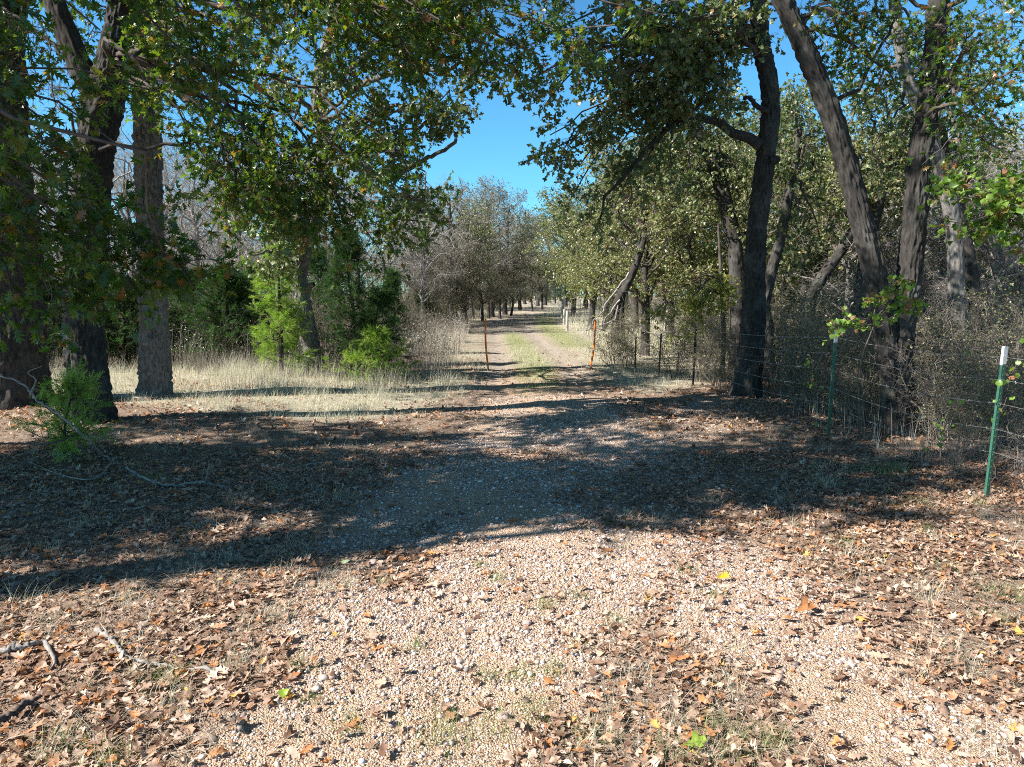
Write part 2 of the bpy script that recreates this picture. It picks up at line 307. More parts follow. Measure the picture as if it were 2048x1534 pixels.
# ------------------------------------------------------------------ ground
def poly_mask(px, py, pts, soft=40):
    """soft strip mask: pts = [(py, left, right)]"""
    a = np.array(pts, float); L = np.interp(py, a[:, 0], a[:, 1]); R = np.interp(py, a[:, 0], a[:, 2])
    return sm(-soft, soft, px - L) * sm(-soft, soft, R - px)
def masks(x, y):
    px, py = pix(x, y)
    w = (fbm(x * 1.1 + 5, y * 1.1) - .5) * 260 * np.clip((py - 600) / 500, .1, 1.2)
    w2 = (fbm(x * 4 + 5, y * 4) - .5) * 110 * np.clip((py - 600) / 500, .1, 1.2)
    q = px + w + w2
    road = poly_mask(q, py, [(560, 1e4, 1e4 + 1), (735, 960, 1190), (780, 960, 1220), (850, 930, 1290), (950, 790, 1410), (1100, 620, 1400), (1250, 590, 1330), (1400, 520, 1180), (1534, 350, 1060), (2300, 200, 900)], 70)
    side = poly_mask(q, py, [(1050, 1380, 1420), (1120, 1330, 1500), (1250, 1380, 1700), (1400, 1560, 1950), (1534, 1650, 2250), (2300, 2300, 4000)], 70) * .92
    g = np.maximum(road, side)
    g = g * sm(740, 775, py + w * .1)
    g = g * (1 - .75 * sm(.52, .68, fbm(x * .9 + 3, y * .9 + 8)) * sm(800, 1000, py))
    # far track
    c = np.interp(y, [0, 17, 25, 42, 63, 100, 140], [.1, .62, .3, -.3, .9, 5., 13])
    nn = (fbm(x * .8, y * .8, 2.) - .5) * .8
    rl = np.exp(-((x - c + .95 + nn * .4) / .42)**2); rr = np.exp(-((x - c - .95 + nn * .4) / .40)**2)
    med = np.exp(-((x - c) / .5)**4)
    far = sm(11.5, 15, y)
    track = np.maximum(rl, rr) * far
    track = np.maximum(track, sm(1.9, 1.3, np.abs(x - c)) * sm(30, 36, y + nn * 6) * sm(58, 50, y) * .8)
    verge = np.exp(-((x - c - 2.1) / .8)**4) * sm(22, 26, y) * sm(60, 45, y)
    green = np.maximum(med * far * sm(40, 30, y), verge)
    # dry pale grass strip on the left and open areas
    q2 = q
    gl = poly_mask(q2, py, [(560, -9e3, 9e3), (700, -9e3, 9e3), (738, -9e3, 1000), (780, -9e3, 960), (800, 180, 900), (828, 330, 820), (850, 600, 640)], 60) * sm(858, 830, py + w * .06)
    gr = poly_mask(q, py, [(560, 1000, 9e3), (735, 1170, 1500), (770, 1210, 1420), (790, 1300, 1310)], 40) * sm(795, 770, py)
    gl = gl * (1 - sm(15.8, 17.0, y + w * .004) * sm(-1.8, -2.8, x) * sm(60, 30, y)) * (.55 + .45 * sm(.35, .5, fbm(x * .8 + 2, y * 1.3, 6.)))
    dry = np.clip(np.maximum(gl, gr), 0, 1) * (1 - track)
    return np.clip(g, 0, 1), np.clip(track, 0, 1), np.clip(green, 0, 1), dry
def axis_pts(lo, hi, fine, step, far):
    a = list(np.arange(lo, hi + 1e-6, step)); k = a[-1]; s = step; r = []
    while k < far: s *= 1.13; k += s; r.append(k)
    k = a[0]; s = step; l = []
    while k > -far if lo < 0 else False: s *= 1.13; k -= s; l.append(k)
    return np.array(l[::-1] + a + r)
gx = axis_pts(-7, 7, 0, .055, 2500)
gy = np.array(list(-np.geomspace(1, 60, 12)[::-1]) + list(np.arange(0, 14, .055)) + list(np.cumsum(np.concatenate([[14.06], .06 * 1.025**np.arange(120)]))) )
k = gy[-1]; s = gy[-1] - gy[-2]; ex = []
while k < 3000: s *= 1.12; k += s; ex.append(k)
gy = np.concatenate([gy, ex])
X, Y = np.meshgrid(gx, gy); Z = gz(X, Y) * (1 - sm(150, 400, np.hypot(X, Y)))
mb = MB(); nx, ny = len(gx), len(gy)
i = (np.arange(ny - 1)[:, None] * nx + np.arange(nx - 1)[None]).ravel()
mb.add(np.stack([X, Y, Z], -1), [np.stack([i, i + 1, i + 1 + nx, i + nx], 1)])
gm, tm, grm, dm = masks(X.ravel(), Y.ravel())
m, n, l, b = newmat('ground earth')
def attr(nm): a = n.new('ShaderNodeAttribute'); a.attribute_name = nm; return a.outputs['Fac']
tcn = n.new('ShaderNodeTexCoord')
def nz(sc, det=5, ro=.6):
    t = n.new('ShaderNodeTexNoise'); t.inputs['Scale'].default_value = sc; t.inputs['Detail'].default_value = det; t.inputs['Roughness'].default_value = ro; l.new(tcn.outputs['Object'], t.inputs['Vector']); return t.outputs['Fac']
def mixc(f, a, c):
    x = n.new('ShaderNodeMix'); x.data_type = 'RGBA'; l.new(f, x.inputs[0])
    for s_, v in ((6, a), (7, c)):
        if isinstance(v, tuple): x.inputs[s_].default_value = (*v, 1)
        else: l.new(v, x.inputs[s_])
    return x.outputs[2]
vo = n.new('ShaderNodeTexVoronoi'); vo.inputs['Scale'].default_value = 110; l.new(tcn.outputs['Object'], vo.inputs['Vector'])
sp = n.new('ShaderNodeSeparateColor'); l.new(vo.outputs['Color'], sp.inputs[0])
rg = ramp(n, [(0, (.30, .19, .125)), (.25, (.47, .32, .21)), (.5, (.60, .45, .32)), (.75, (.55, .33, .19)), (.9, (.68, .58, .48)), (1, (.35, .3, .27))]); l.new(sp.outputs[0], rg.inputs[0])
rs = ramp(n, [(.35, (.29, .22, .18)), (.65, (.46, .37, .305))]); l.new(nz(6), rs.inputs[0])
rv = ramp(n, [(.0, (1, 1, 1)), (.62, (1, 1, 1)), (.8, (0, 0, 0))]); l.new(vo.outputs['Distance'], rv.inputs[0])
grav = mixc(rv.outputs[0], rs.outputs[0], rg.outputs[0])
rl_ = ramp(n, [(.3, (.14, .095, .07)), (.5, (.27, .19, .14)), (.7, (.42, .33, .26))]); l.new(nz(32, 6, .75), rl_.inputs[0])
rd = ramp(n, [(.3, (.34, .29, .21)), (.7, (.54, .50, .38))]); l.new(nz(9, 6, .8), rd.inputs[0])
rt = ramp(n, [(.3, (.30, .26, .21)), (.7, (.52, .46, .385))]); l.new(nz(5, 6, .7), rt.inputs[0])
rgr = ramp(n, [(.3, (.2, .22, .09)), (.7, (.42, .40, .24))]); l.new(nz(7, 6, .8), rgr.inputs[0])
c = mixc(attr('dry'), rl_.outputs[0], rd.outputs[0]); c = mixc(attr('green'), c, rgr.outputs[0]); tk = n.new('ShaderNodeMath'); tk.operation = 'MULTIPLY'; tk.inputs[1].default_value = .8; l.new(attr('track'), tk.inputs[0]); c = mixc(tk.outputs[0], c, rt.outputs[0]); c = mixc(attr('gravel'), c, grav)
l.new(c, b.inputs['Base Color']); b.inputs['Roughness'].default_value = .95; b.inputs['Specular IOR Level'].default_value = .1
bp = n.new('ShaderNodeBump'); bp.inputs['Strength'].default_value = .9; bp.inputs['Distance'].default_value = .012
ad = n.new('ShaderNodeMath'); ad.operation = 'SUBTRACT'; l.new(nz(45, 5, .8), ad.inputs[0]); l.new(vo.outputs['Distance'], ad.inputs[1]); l.new(ad.outputs[0], bp.inputs['Height']); l.new(bp.outputs[0], b.inputs['Normal'])
tag(obj('ground', mb, m, extra=dict(gravel=gm, track=tm, green=grm, dry=dm)), kind='structure')
# ------------------------------------------------------------------ trees
def rad_taper(r0, r1, n): return r0 + (r1 - r0) * np.linspace(0, 1, n)**.8
def auto_path(A, T, lift=.5, k=5, wob=.07):
    A, T = np.asarray(A, float), np.asarray(T, float); L = np.linalg.norm(T - A); t = np.linspace(0, 1, k)[:, None]
    p = A * (1 - t) + T * t + np.array([0, 0, 1.]) * (lift * np.sin(t * PI) * (1 - t * .3)); p[1:-1] += rng.normal(0, wob * L, (k - 2, 3)) * [1, 1, .7]
    return p
class Tree:
    def __init__(s): s.trunk = MB(); s.limbs = []; s.tw = MB(); s.lf = MB()
    def stem(s, path, R, **kw): bark_tube(s.trunk, np.asarray(path, float), np.asarray(R, float), **kw)
    def bough(s, path, r0=.06, r1=.012, t0=.25, nsec=9, sl=1.2, nter=7, tl=.45, nlf=4, ls=.11, T=LA, droop=.04, curl=(.5, .5), limb=True, sides=7, fine=0, ax=(.7, .6), up=.4, squash=.6, span=1.0):
        n = 14; p = cr(path, n); p[1:-1] += rng.normal(0, .012 * np.linalg.norm(p[-1] - p[0]), (n - 2, 3))
        big = MB(); tubes(big, p[None], rad_taper(r0, r1, n)[None], sides)
        if limb: s.limbs.append(big)
        else: s.tw.add(big.V[0], big.P, big.A[0], big.B[0])
        t = np.sort(U(t0, span, nsec)); b, tg = samp(p[None], t[None]); b, tg = b[0], tg[0]
        d = nrm(tg * .55 + nrm(rng.normal(0, 1, (nsec, 3)) * [1, 1, squash]) * .95)
        ln = sl * U(.5, 1.15, nsec) * (1.15 - .6 * t); S1 = walk(b, d, ln, 7, .22, droop)
        tubes(s.tw, S1, np.linspace(1, .35, 7)[None] * np.clip(ln * .011, .0025, .03)[:, None], 4)
        if nter <= 0: return
        b, tg = samp(S1, U(.15, 1, (nsec, nter))); b, tg = b.reshape(-1, 3), tg.reshape(-1, 3)
        d = nrm(tg * .6 + nrm(rng.normal(0, 1, b.shape) * [1, 1, squash + .1]) * .9)
        ln = tl * U(.5, 1.2, len(b)); S2 = walk(b, d, ln, 5, .25, droop)
        tubes(s.tw, S2, np.linspace(1, .4, 5)[None] * np.clip(ln * .007, .0016, .01)[:, None], 3)
        if fine:
            b, tg = samp(S2, U(.1, 1, (len(S2), fine))); b, tg = b.reshape(-1, 3), tg.reshape(-1, 3)
            d = nrm(tg * .7 + nrm(rng.normal(0, 1, b.shape)) * .8); ln = tl * .6 * U(.5, 1.2, len(b)); S3 = walk(b, d, ln, 4, .2, 0)
            tubes(s.tw, S3, np.linspace(1, .5, 4)[None] * np.clip(ln * .008, .0015, .006)[:, None], 3); S2 = np.concatenate([S2[:, [0, 1, 3, 4]], S3])
        if nlf > 0:
            b, tg = samp(S2, np.sqrt(U(.03, 1, (len(S2), nlf)))); b, tg = b.reshape(-1, 3), tg.reshape(-1, 3)
            a = nrm(tg * ax[0] + rng.normal(0, ax[1], b.shape) + [0, 0, -.25]); N = rng.normal(0, .7, b.shape) + [0, 0, up]
            leaves(s.lf, b, a, N, ls * U(.6, 1.2, len(b)), T, curl)
    def build(s, name, label, cat, bm, lm, base, group=None, tm=None, limbname='limb'):
        base = np.asarray(base, float); r = empty(name, base, label, cat, group)
        for mbx, nm, mt in [(s.trunk, 'trunk', bm)] + [(q, limbname, bm) for q in s.limbs] + [(s.tw, 'twigs', tm or M['twig']), (s.lf, 'crown', lm)]:
            if mbx.n: obj(nm, shift(mbx, base), mt, r, bark=(nm != 'crown'))
        return r
def on(path, f):                                          # a point on a control path
    q = cr(path, 60); return q[int(f * 59)]
def PP(lst, Y):
    return [P(a[0], a[1], a[2] if len(a) > 2 else Y) for a in lst]
GR = 'oaks standing around the clearing'
# --- oak outside the left edge: shades the clearing and hangs its leaves into the top left
t = Tree(); b0 = np.array([-7.6, 2.3, gz(-7.6, 2.3)])
path = [b0 - [0, 0, .1], b0 + [.05, .05, 1.5], b0 + [.1, .1, 3.2], b0 + [.3, .3, 5], b0 + [.4, .6, 7.5]]
t.stem(path, [.3, .26, .23, .2, .1], sides=32, step=.08, flare=.3); top = b0 + [.3, .3, 4.6]
for a in [(60, 90, 5), (200, 60, 5.4), (380, 40, 5.9), (60, 400, 5), (150, 470, 5.5), (60, 540, 5.1), (250, 530, 5.6), (370, 500, 5.8), (330, 420, 6), (180, 340, 6), (520, 50, 6.2), (300, 180, 6.2), (430, 190, 6.5), (250, 300, 5.7), (210, 440, 5.2), (20, 470, 5.6), (30, 590, 5.3), (180, 590, 5.4), (330, 570, 5.7), (400, 560, 5.8), (100, 590, 5.2), (260, 500, 5.6)]:
    t.bough(auto_path(top + rng.normal(0, .3, 3), P(*a), .6), .035, .006, .62, 8, .8, 7, .36, 5, .112, LA, limb=False, droop=.07)
for q in [(-5, 3.2, 7), (-6.5, 4.5, 7.5), (-3.5, 4.2, 7.5), (-8.5, 3, 8.5), (-4.5, 4, 9.5), (-7.5, 4.5, 9.5), (-9.5, 4, 7.5), (-2.2, 3.6, 8), (-6, 5.5, 6.5), (-3.4, 5.6, 6.8), (-2.2, 5.2, 8.6), (-4.5, 4.8, 7.2), (-1.2, 4.6, 8.8), (-.6, 5.6, 9.6), (-4.4, 6.2, 8.2), (-6.8, 3, 8.2)]:
    t.bough(auto_path(top + [0, 0, rng.uniform(-.6, 1.5)], q, .5), .06, .01, .35, 12, 1.25, 9, .5, 9, .16, LA)
t.build('oak_tree', 'oak just beyond the left edge hanging big lobed dark leaves into the upper left corner', 'tree', M['bark'], M['redoak'], b0, GR)
t = Tree(); b0 = np.array([-10.5, 5.2, gz(-10.5, 5.2)])
t.stem([b0 - [0, 0, .1], b0 + [0, 0, 2], b0 + [.2, 0, 5], b0 + [.5, .3, 8]], [.28, .24, .18, .1], sides=28, step=.09)
for q in [(-9, 5, 6), (-8, 4, 7), (-7, 6, 6.8), (-9.5, 7, 6), (-11, 5, 8), (-8, 5.5, 8.6), (-10, 3.8, 7), (-11.5, 7, 6.5), (-6.8, 4.6, 7.8), (-9, 6.6, 8.5), (-9.5, 3, 4.6), (-9, 4.6, 4.4), (-8.6, 5.6, 5), (-10.5, 6.8, 5.2), (-11, 3, 5.6), (-9.8, 5.8, 3.8), (-8.6, 3.6, 5.4), (-12, 5, 6), (-9, 2.6, 5), (-8.5, 3.4, 4.6), (-10, 2.8, 6), (-11.5, 2.2, 7), (-9.5, 2.0, 5.6), (-7.6, 4, 4.2), (-7.2, 3.4, 5.4), (-10.5, 4.4, 5)]:  # boughs out of view, the low ones added to shade the left ground
    t.bough(auto_path(b0 + [.2, 0, 3.8], q, .5), .06, .01, .4, 11, 1.2, 9, .5, 8, .15, LA)
t.build('oak_tree', 'further oak hidden beyond the left edge of the view', 'tree', M['bark'], M['redoak'], b0, GR)
# --- the three big trunks on the left
def base_of(px, py): g = G(px, py); return np.array([g[0], g[1], gz(g[0], g[1])])
t = Tree(); Y1 = 11.0; pl = PP([(18, 815), (18, 700), (8, 560), (0, 420), (-5, 300), (-12, 150), (-10, 0), (-20, -200), (-60, -420)], Y1); b0 = pl[0].copy(); b0[2] = gz(b0[0], b0[1]); pl[0][2] = b0[2] - .1
t.stem(pl, [.54, .5, .47, .44, .41, .38, .34, .28, .2], sides=120, flare=.3, amp=.034, rw=.05, rh=.2)
for q in [(120, 120, 10), (40, 60, 10.5), (-80, 100, 10), (150, -40, 10), (230, 20, 10.5)]:
    t.bough(auto_path(pl[5] + [0, 0, .4], P(*q), .5), .07, .01, .35, 8, 1.1, 7, .5, 4, .12, LA)
for q in [(-6, 12, 9), (-6.5, 10, 10.5), (-5, 13, 9.5)]: t.bough(auto_path(pl[7], q, .5), .08, .01, .4, 10, 1.4, 8, .5, 5, .13, LA)
t.build('oak_tree', 'thickest dark furrowed oak trunk, leftmost in the photo', 'tree', M['bark_dark'], M['redoak'], b0, GR)
t = Tree(); b0 = base_of(180, 858); Y2 = b0[1]
pl = PP([(180, 862), (176, 780), (172, 700), (168, 600), (172, 500), (182, 400), (192, 300), (205, 220), (222, 150), (240, 60), (250, -60), (265, -220)], Y2); pl[0][2] -= .05
t.stem(pl, [.255, .24, .23, .225, .22, .215, .21, .225, .2, .17, .14, .1], sides=110, flare=.6, amp=.022, rw=.03, rh=.11)
f2 = PP([(200, 200), (170, 150), (130, 60), (90, -60), (60, -180)], Y2); t.stem(f2, [.17, .15, .13, .11, .07], sides=48)
at = pl[8]
t.bough(PP([(200, 300, 9), (300, 290, 8.6), (380, 282, 8.4), (450, 300, 8.2), (470, 370, 8.1)], 8), .026, .008, .35, 9, .8, 8, .4, 5, .11, LA, droop=.08)
for q in [(420, 330, 8.3), (520, 420, 8.2), (600, 330, 8.5), (700, 400, 8.6), (780, 440, 8.8), (850, 410, 9), (620, 450, 8.6), (700, 500, 8.8), (760, 500, 9), (820, 350, 9), (470, 370, 8), (560, 360, 8.4), (650, 390, 8.3), (730, 330, 8.8), (570, 480, 8.5)]:
    t.bough(auto_path(at + [0, 0, .2], P(*q), .5, 5, .05), .04, .006, .6, 9, .8, 7, .4, 5, .108, LA, limb=False, droop=.08)
for q in [(560, 130, 8), (680, 60, 7.5), (820, 110, 7.5), (880, 40, 7), (980, 90, 7), (1100, 50, 7), (1230, 50, 7), (350, 160, 8.5), (1000, 20, 7.4), (1330, 30, 7.6), (930, 60, 7.2), (1050, 100, 7.4), (880, 90, 7.6), (1000, 60, 7.3), (960, 110, 7.6), (1020, 130, 7.5), (1080, 110, 7.6), (900, 130, 7.8), (1150, 20, 7.4), (760, 30, 8.5), (420, 130, 9), (350, 60, 8.5), (600, 20, 8)]:
    t.bough(auto_path(pl[10] + rng.normal(0, .2, 3), P(*q), .5, 5, .05), .05, .007, .65, 8, .8, 7, .4, 5, .108, LA, limb=False, droop=.06)
for q in [(-4, 8, 9), (-2.5, 9, 8.5), (-1, 8, 8), (-3, 10, 9.5), (0.3, 9, 8.2), (-5, 9.5, 9.5), (-2.5, 6.5, 7.5), (-1.5, 7, 9.5), (-.5, 9.5, 9.8), (-2, 8, 7.2), (-3.8, 6.5, 8.5), (-4.6, 7.5, 7.6), (0, 7.2, 9), (-1, 10.5, 9), (-2.5, 11, 10.5), (-4, 9, 10.8), (.8, 8.2, 10)]: t.bough(auto_path(pl[10], q, .6), .07, .01, .3, 12, 1.3, 9, .5, 9, .16, LA)  # dense high boughs out of view, added to shade the right-hand trunks
# dead drooping twigs between the two left trunks
for a, c in [((190, 250), (60, 140)), ((180, 330), (120, 110)), ((150, 290), (90, 60))]:
    t.bough(auto_path(P(*a, 9.6), P(*c, 9.8), .1), .02, .005, .3, 8, .7, 6, .35, 0, limb=False)
t.build('oak_tree', 'dark oak with flared foot and high fork, second trunk from the left edge', 'tree', M['bark'], M['redoak'], b0, GR)
t = Tree(); b0 = base_of(311, 803); Y3 = b0[1]
pl = PP([(311, 806), (311, 740), (308, 650), (303, 550), (300, 450), (297, 350), (294, 250), (290, 150), (288, 50), (290, -60), (300, -240)], Y3); pl[0][2] -= .05
t.stem(pl, [.245, .228, .215, .205, .2, .195, .19, .18, .17, .15, .1], sides=110, flare=.3, amp=.024, rw=.032, rh=.10)
for q in [(420, 60, 11), (500, 130, 11), (380, 180, 11.2), (560, 90, 10.8), (430, 240, 11.3), (640, 120, 10.5)]:
    t.bough(auto_path(P(291, 60, Y3), P(*q), .5), .05, .008, .4, 8, 1, 8, .45, 4, .12, LA, limb=False)
for q in [(-4, 12, 9.5), (-2, 13, 9), (-6, 13, 9), (-3.5, 11, 10.5)]: t.bough(auto_path(pl[9], q, .6), .08, .01, .35, 10, 1.4, 8, .5, 5, .13, LA)
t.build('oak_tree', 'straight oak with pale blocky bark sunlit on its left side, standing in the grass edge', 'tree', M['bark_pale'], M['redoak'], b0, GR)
# --- leaning post oak beside the bright cedar
t = Tree(); b0 = base_of(634, 752); Y4 = b0[1]
pl = PP([(636, 756), (622, 690), (608, 620), (598, 560), (606, 505), (632, 430), (648, 340), (645, 260), (635, 180), (655, 90), (690, -20), (700, -120)], Y4); pl[0][2] -= .05
t.stem(pl, [.215, .185, .175, .17, .18, .16, .15, .145, .13, .12, .1, .06], sides=64, flare=.35, amp=.018)
po = dict(T=LB, ls=.115, up=.5, curl=(.6, .5))
hl = [[(650, 330), (740, 350), (800, 385), (860, 430), (912, 492)], [(648, 300), (720, 235), (830, 215), (935, 225)], [(636, 200), (700, 130), (760, 85), (850, 45), (960, 30)],
      [(690, 190), (780, 145), (870, 138), (960, 142), (1000, 178)], [(606, 520), (575, 505), (540, 500), (505, 510)], [(606, 505), (570, 470), (545, 440), (520, 430)], [(650, 340), (600, 400), (560, 430)],
      [(760, 350), (800, 300), (850, 250), (900, 235)], [(690, -20), (780, 10), (900, 10)], [(640, 250), (600, 200), (560, 160), (520, 150)]]
for h in hl: t.bough([P(a, c, Y4 - .85 * k) for k, (a, c) in enumerate(h)], .075, .012, .3, 11, .7, 8, .34, 6, **po)
for q in [(760, 330, 13), (900, 180, 12.4), (820, 80, 12.5), (720, 50, 12.5), (900, 90, 12), (780, 420, 12.6), (850, 380, 12.4), (560, 470, 14.4), (610, 470, 14), (700, 120, 13), (940, 210, 12.4), (880, 490, 12.6)]:
    t.bough(auto_path(on(pl, rng.uniform(.45, .8)), P(*q), .2), .04, .01, .3, 9, .8, 8, .35, 6, limb=False, **po)
t.bough([P(770, 365, 14.6), P(840, 325, 14.5), P(880, 305, 14.5), P(912, 278, 14.4)], .055, .035, .9, 2, .3, 2, .2, 0)
t.bough([P(607, 585, 15.3), P(620, 572, 15.1), P(628, 568, 15)], .07, .05, .9, 1, .1, 0)
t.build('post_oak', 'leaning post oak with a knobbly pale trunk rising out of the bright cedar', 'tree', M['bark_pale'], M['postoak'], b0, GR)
# --- right side big trunks
t = Tree(); b0 = base_of(1494, 790); Y5 = b0[1]
pl = PP([(1492, 794), (1500, 720), (1506, 640), (1509, 560), (1513, 480), (1522, 400), (1532, 310), (1541, 220), (1536, 150), (1520, 80), (1518, 0), (1530, -90), (1540, -250)], Y5); pl[0][2] -= .05
t.stem(pl, [.235, .215, .2, .185, .17, .165, .155, .15, .14, .145, .14, .12, .07], sides=90, flare=.4, amp=.018, rw=.026, rh=.12)
po = dict(T=LB, ls=.12, up=.5, curl=(.6, .5))
t.bough(PP([(1520, 290), (1470, 262), (1430, 240), (1350, 242), (1280, 320), (1215, 385), (1195, 450)], Y5 - .3), .10, .015, .3, 16, .95, 8, .4, 5, **po)
t.bough(PP([(1538, 222), (1515, 214), (1500, 196), (1488, 198)], Y5 - .15), .055, .03, .9, 1, .15, 0)
t.bough(PP([(1530, 90), (1480, 80), (1440, 100), (1400, 120)], Y5), .08, .02, .3, 10, .9, 8, .4, 5, **po)
t.bough(PP([(1535, 322), (1552, 320), (1558, 322)], Y5 - .15), .10, .05, .9, 1, .05, 0)
for q in [(1380, 130, 12), (1250, 150, 11), (1130, 110, 11), (1060, 160, 11), (1200, 250, 12), (1100, 270, 12), (1040, 330, 12), (1160, 330, 12.5), (1300, 240, 12), (1230, 410, 12.5), (1140, 400, 12.5), (1420, 190, 12.6), (1400, 50, 12), (1180, 50, 10.5), (1060, 60, 10), (1330, 350, 12.6), (1290, 60, 11), (1170, 190, 11.5), (1090, 210, 11.6), (1350, 200, 12), (1280, 330, 12.4), (1110, 340, 12), (1210, 330, 12)]:
    t.bough(auto_path(on(pl, rng.uniform(.72, .95)), P(*q), .4, 5, .05), .045, .009, .4, 10, .85, 8, .38, 5, limb=False, **po)
for q in [(3, 11, 8.5), (5, 12.5, 9), (6, 11, 8), (4, 14, 9)]: t.bough(auto_path(pl[11], q, .6), .07, .01, .35, 10, 1.3, 8, .5, 5, .13, LB)
t.build('post_oak', 'upright oak right of the road with a long limb arching left over the track', 'tree', M['bark'], M['postoak'], b0, GR)
t = Tree(); b0 = base_of(1798, 866); Y6 = b0[1]
pl = PP([(1798, 868), (1796, 800), (1795, 720), (1806, 640), (1818, 560), (1828, 470), (1834, 380), (1842, 290), (1858, 200), (1868, 110), (1876, 20), (1890, -80), (1900, -230)], Y6); pl[0][2] -= .05
t.stem(pl, [.19, .175, .165, .15, .145, .14, .13, .125, .12, .115, .11, .1, .06], sides=90, flare=.4, amp=.018, rw=.028, rh=.1)
f2 = PP([(1782, 800), (1778, 720), (1768, 640), (1750, 550), (1725, 450), (1700, 350), (1672, 260), (1640, 170), (1605, 85), (1570, 10), (1545, -60), (1500, -180)], Y6 - .05)
t.stem(f2, [.115, .12, .125, .13, .128, .122, .118, .115, .113, .11, .1, .07], sides=90, amp=.017, rw=.028, rh=.12)
for q in [(1950, 60, 8.2), (2040, 130, 8), (2000, 260, 8.4), (1930, 340, 8.6), (2040, 330, 8), (1960, 180, 9), (2050, 40, 8), (1890, 60, 8.4)]:
    t.bough(auto_path(on(pl, rng.uniform(.55, .85)), P(*q), .3), .035, .008, .35, 8, .75, 6, .38, 4, .1, LA, limb=False)
for q in [(1720, 110, 9), (1780, 90, 9), (1760, 40, 9), (1700, 40, 9), (1790, 170, 9.2)]:
    t.bough(auto_path(on(f2, rng.uniform(.75, .9)), P(*q), .3), .035, .008, .35, 8, .6, 7, .35, 3, .1, LA, limb=False)
t.bough(PP([(1672, 200), (1720, 170), (1760, 90), (1800, 20)], Y6), .03, .012, .3, 6, .6, 5, .3, 2, .1, LA)
for q in [(4, 8, 8), (6, 9, 8.5), (7, 10.5, 8), (5, 10.5, 9)]: t.bough(auto_path(pl[11], q, .6), .07, .01, .35, 9, 1.3, 8, .5, 4, .13, LA)
t.build('oak_tree', 'forked oak behind the wire fence, one stem upright and one leaning left over the road', 'tree', M['bark'], M['redoak'], b0, GR)
# maple-like sapling branches with light green leaves at the right edge
t = Tree(); b0 = np.array([6.9, 8.1, gz(6.9, 8.1)])
t.stem([b0 - [0, 0, .05], b0 + [-.05, .1, 1.2], b0 + [0, 0, 2.3], b0 + [.1, 0, 3.4]], [.05, .04, .03, .015], sides=16, step=.06, amp=.003)
for q in [(1900, 400, 7.6), (1960, 380, 7.6), (2030, 360, 7.8), (1880, 440, 7.8), (1950, 440, 7.7), (2020, 430, 7.6), (2040, 480, 7.8), (1860, 390, 8), (1990, 350, 8)]:
    t.bough(auto_path(b0 + [0, 0, rng.uniform(2, 3)], P(*q), .15), .014, .004, .4, 6, .5, 6, .25, 4, .085, LD, limb=False, up=1.1, squash=.3)
t.build('maple_sapling', 'slender sapling with bright light green leaves at the right edge', 'tree', M['twig'], M['lime'], b0)
t = Tree(); b0 = np.array([4.35, 8.6, gz(4.35, 8.6)])
t.stem([b0 - [0, 0, .05], b0 + [-.1, -.1, .9], b0 + [-.05, -.3, 1.5]], [.014, .011, .007], sides=10, step=.05, amp=.001)
for q in [(1700, 640, 8), (1680, 665, 8), (1760, 590, 8), (1790, 600, 8), (1830, 560, 8.1), (1860, 610, 8)]:
    t.bough(auto_path(b0 + [-.05, -.3, 1.4], P(*q), .08), .008, .003, .4, 4, .3, 4, .16, 3, .075, LD, limb=False, up=1.1, squash=.3)
t.build('vine_sapling', 'thin sapling with mixed green and pink leaves in front of the forked oak', 'sapling', M['twig'], M['lime'], b0)
# --- mid trees on the right, hand placed
def simple(px, py, pts, R, name, label, lm, tg, T=LB, Yo=None, bm='bark', ls=.11, nl=5, nb=0, grp=GR, ns=9, tlen=.4):
    t = Tree(); b0 = base_of(px, py) if Yo is None else np.array([P(px, py, Yo)[0], Yo, gz(P(px, py, Yo)[0], Yo)])
    pl = PP([(px, py)] + pts, b0[1]); pl[0] = b0 - [0, 0, .05]; t.stem(pl, R, sides=40, step=.05, flare=.2)
    for q in tg: t.bough(auto_path(on(pl, rng.uniform(.55, .97)), P(q[0], q[1], b0[1] + q[2]), .3), .04, .009, .35, ns, .9, 7, tlen, nl, ls, T, limb=False)
    return t.build(name, label, 'tree', M[bm], M[lm], b0, grp)
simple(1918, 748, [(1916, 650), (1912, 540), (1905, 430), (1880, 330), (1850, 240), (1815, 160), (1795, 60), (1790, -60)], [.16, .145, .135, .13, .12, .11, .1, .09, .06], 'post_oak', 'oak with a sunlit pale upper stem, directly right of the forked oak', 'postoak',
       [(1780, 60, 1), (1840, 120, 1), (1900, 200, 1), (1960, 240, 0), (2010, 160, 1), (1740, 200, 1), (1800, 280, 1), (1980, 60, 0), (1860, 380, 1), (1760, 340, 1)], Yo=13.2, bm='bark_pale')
simple(1960, 745, [(1958, 650), (1945, 560), (1935, 500), (1920, 430), (1900, 330), (1880, 240)], [.15, .13, .12, .11, .1, .08, .05], 'bare_sapling', 'dark thin crooked trunk with a fork, right of the sunlit oak behind the fence', 'postoak',
       [(1990, 560, 0), (2020, 500, 0), (2030, 560, .5), (2000, 450, .5), (1900, 500, .5)], Yo=13.8, nl=1, bm='bark_dark')
simple(1608, 700, [(1612, 650), (1625, 590), (1655, 540), (1690, 490), (1710, 430), (1720, 330)], [.15, .14, .13, .12, .1, .08, .05], 'post_oak', 'crooked oak curving right, seen between the arching oak and the forked oak', 'olive',
       [(1640, 430, 1), (1600, 380, 1), (1680, 380, 0), (1740, 420, 0), (1640, 300, 1), (1720, 280, 0), (1590, 480, 1), (1700, 500, .5)], Yo=16, bm='bark')
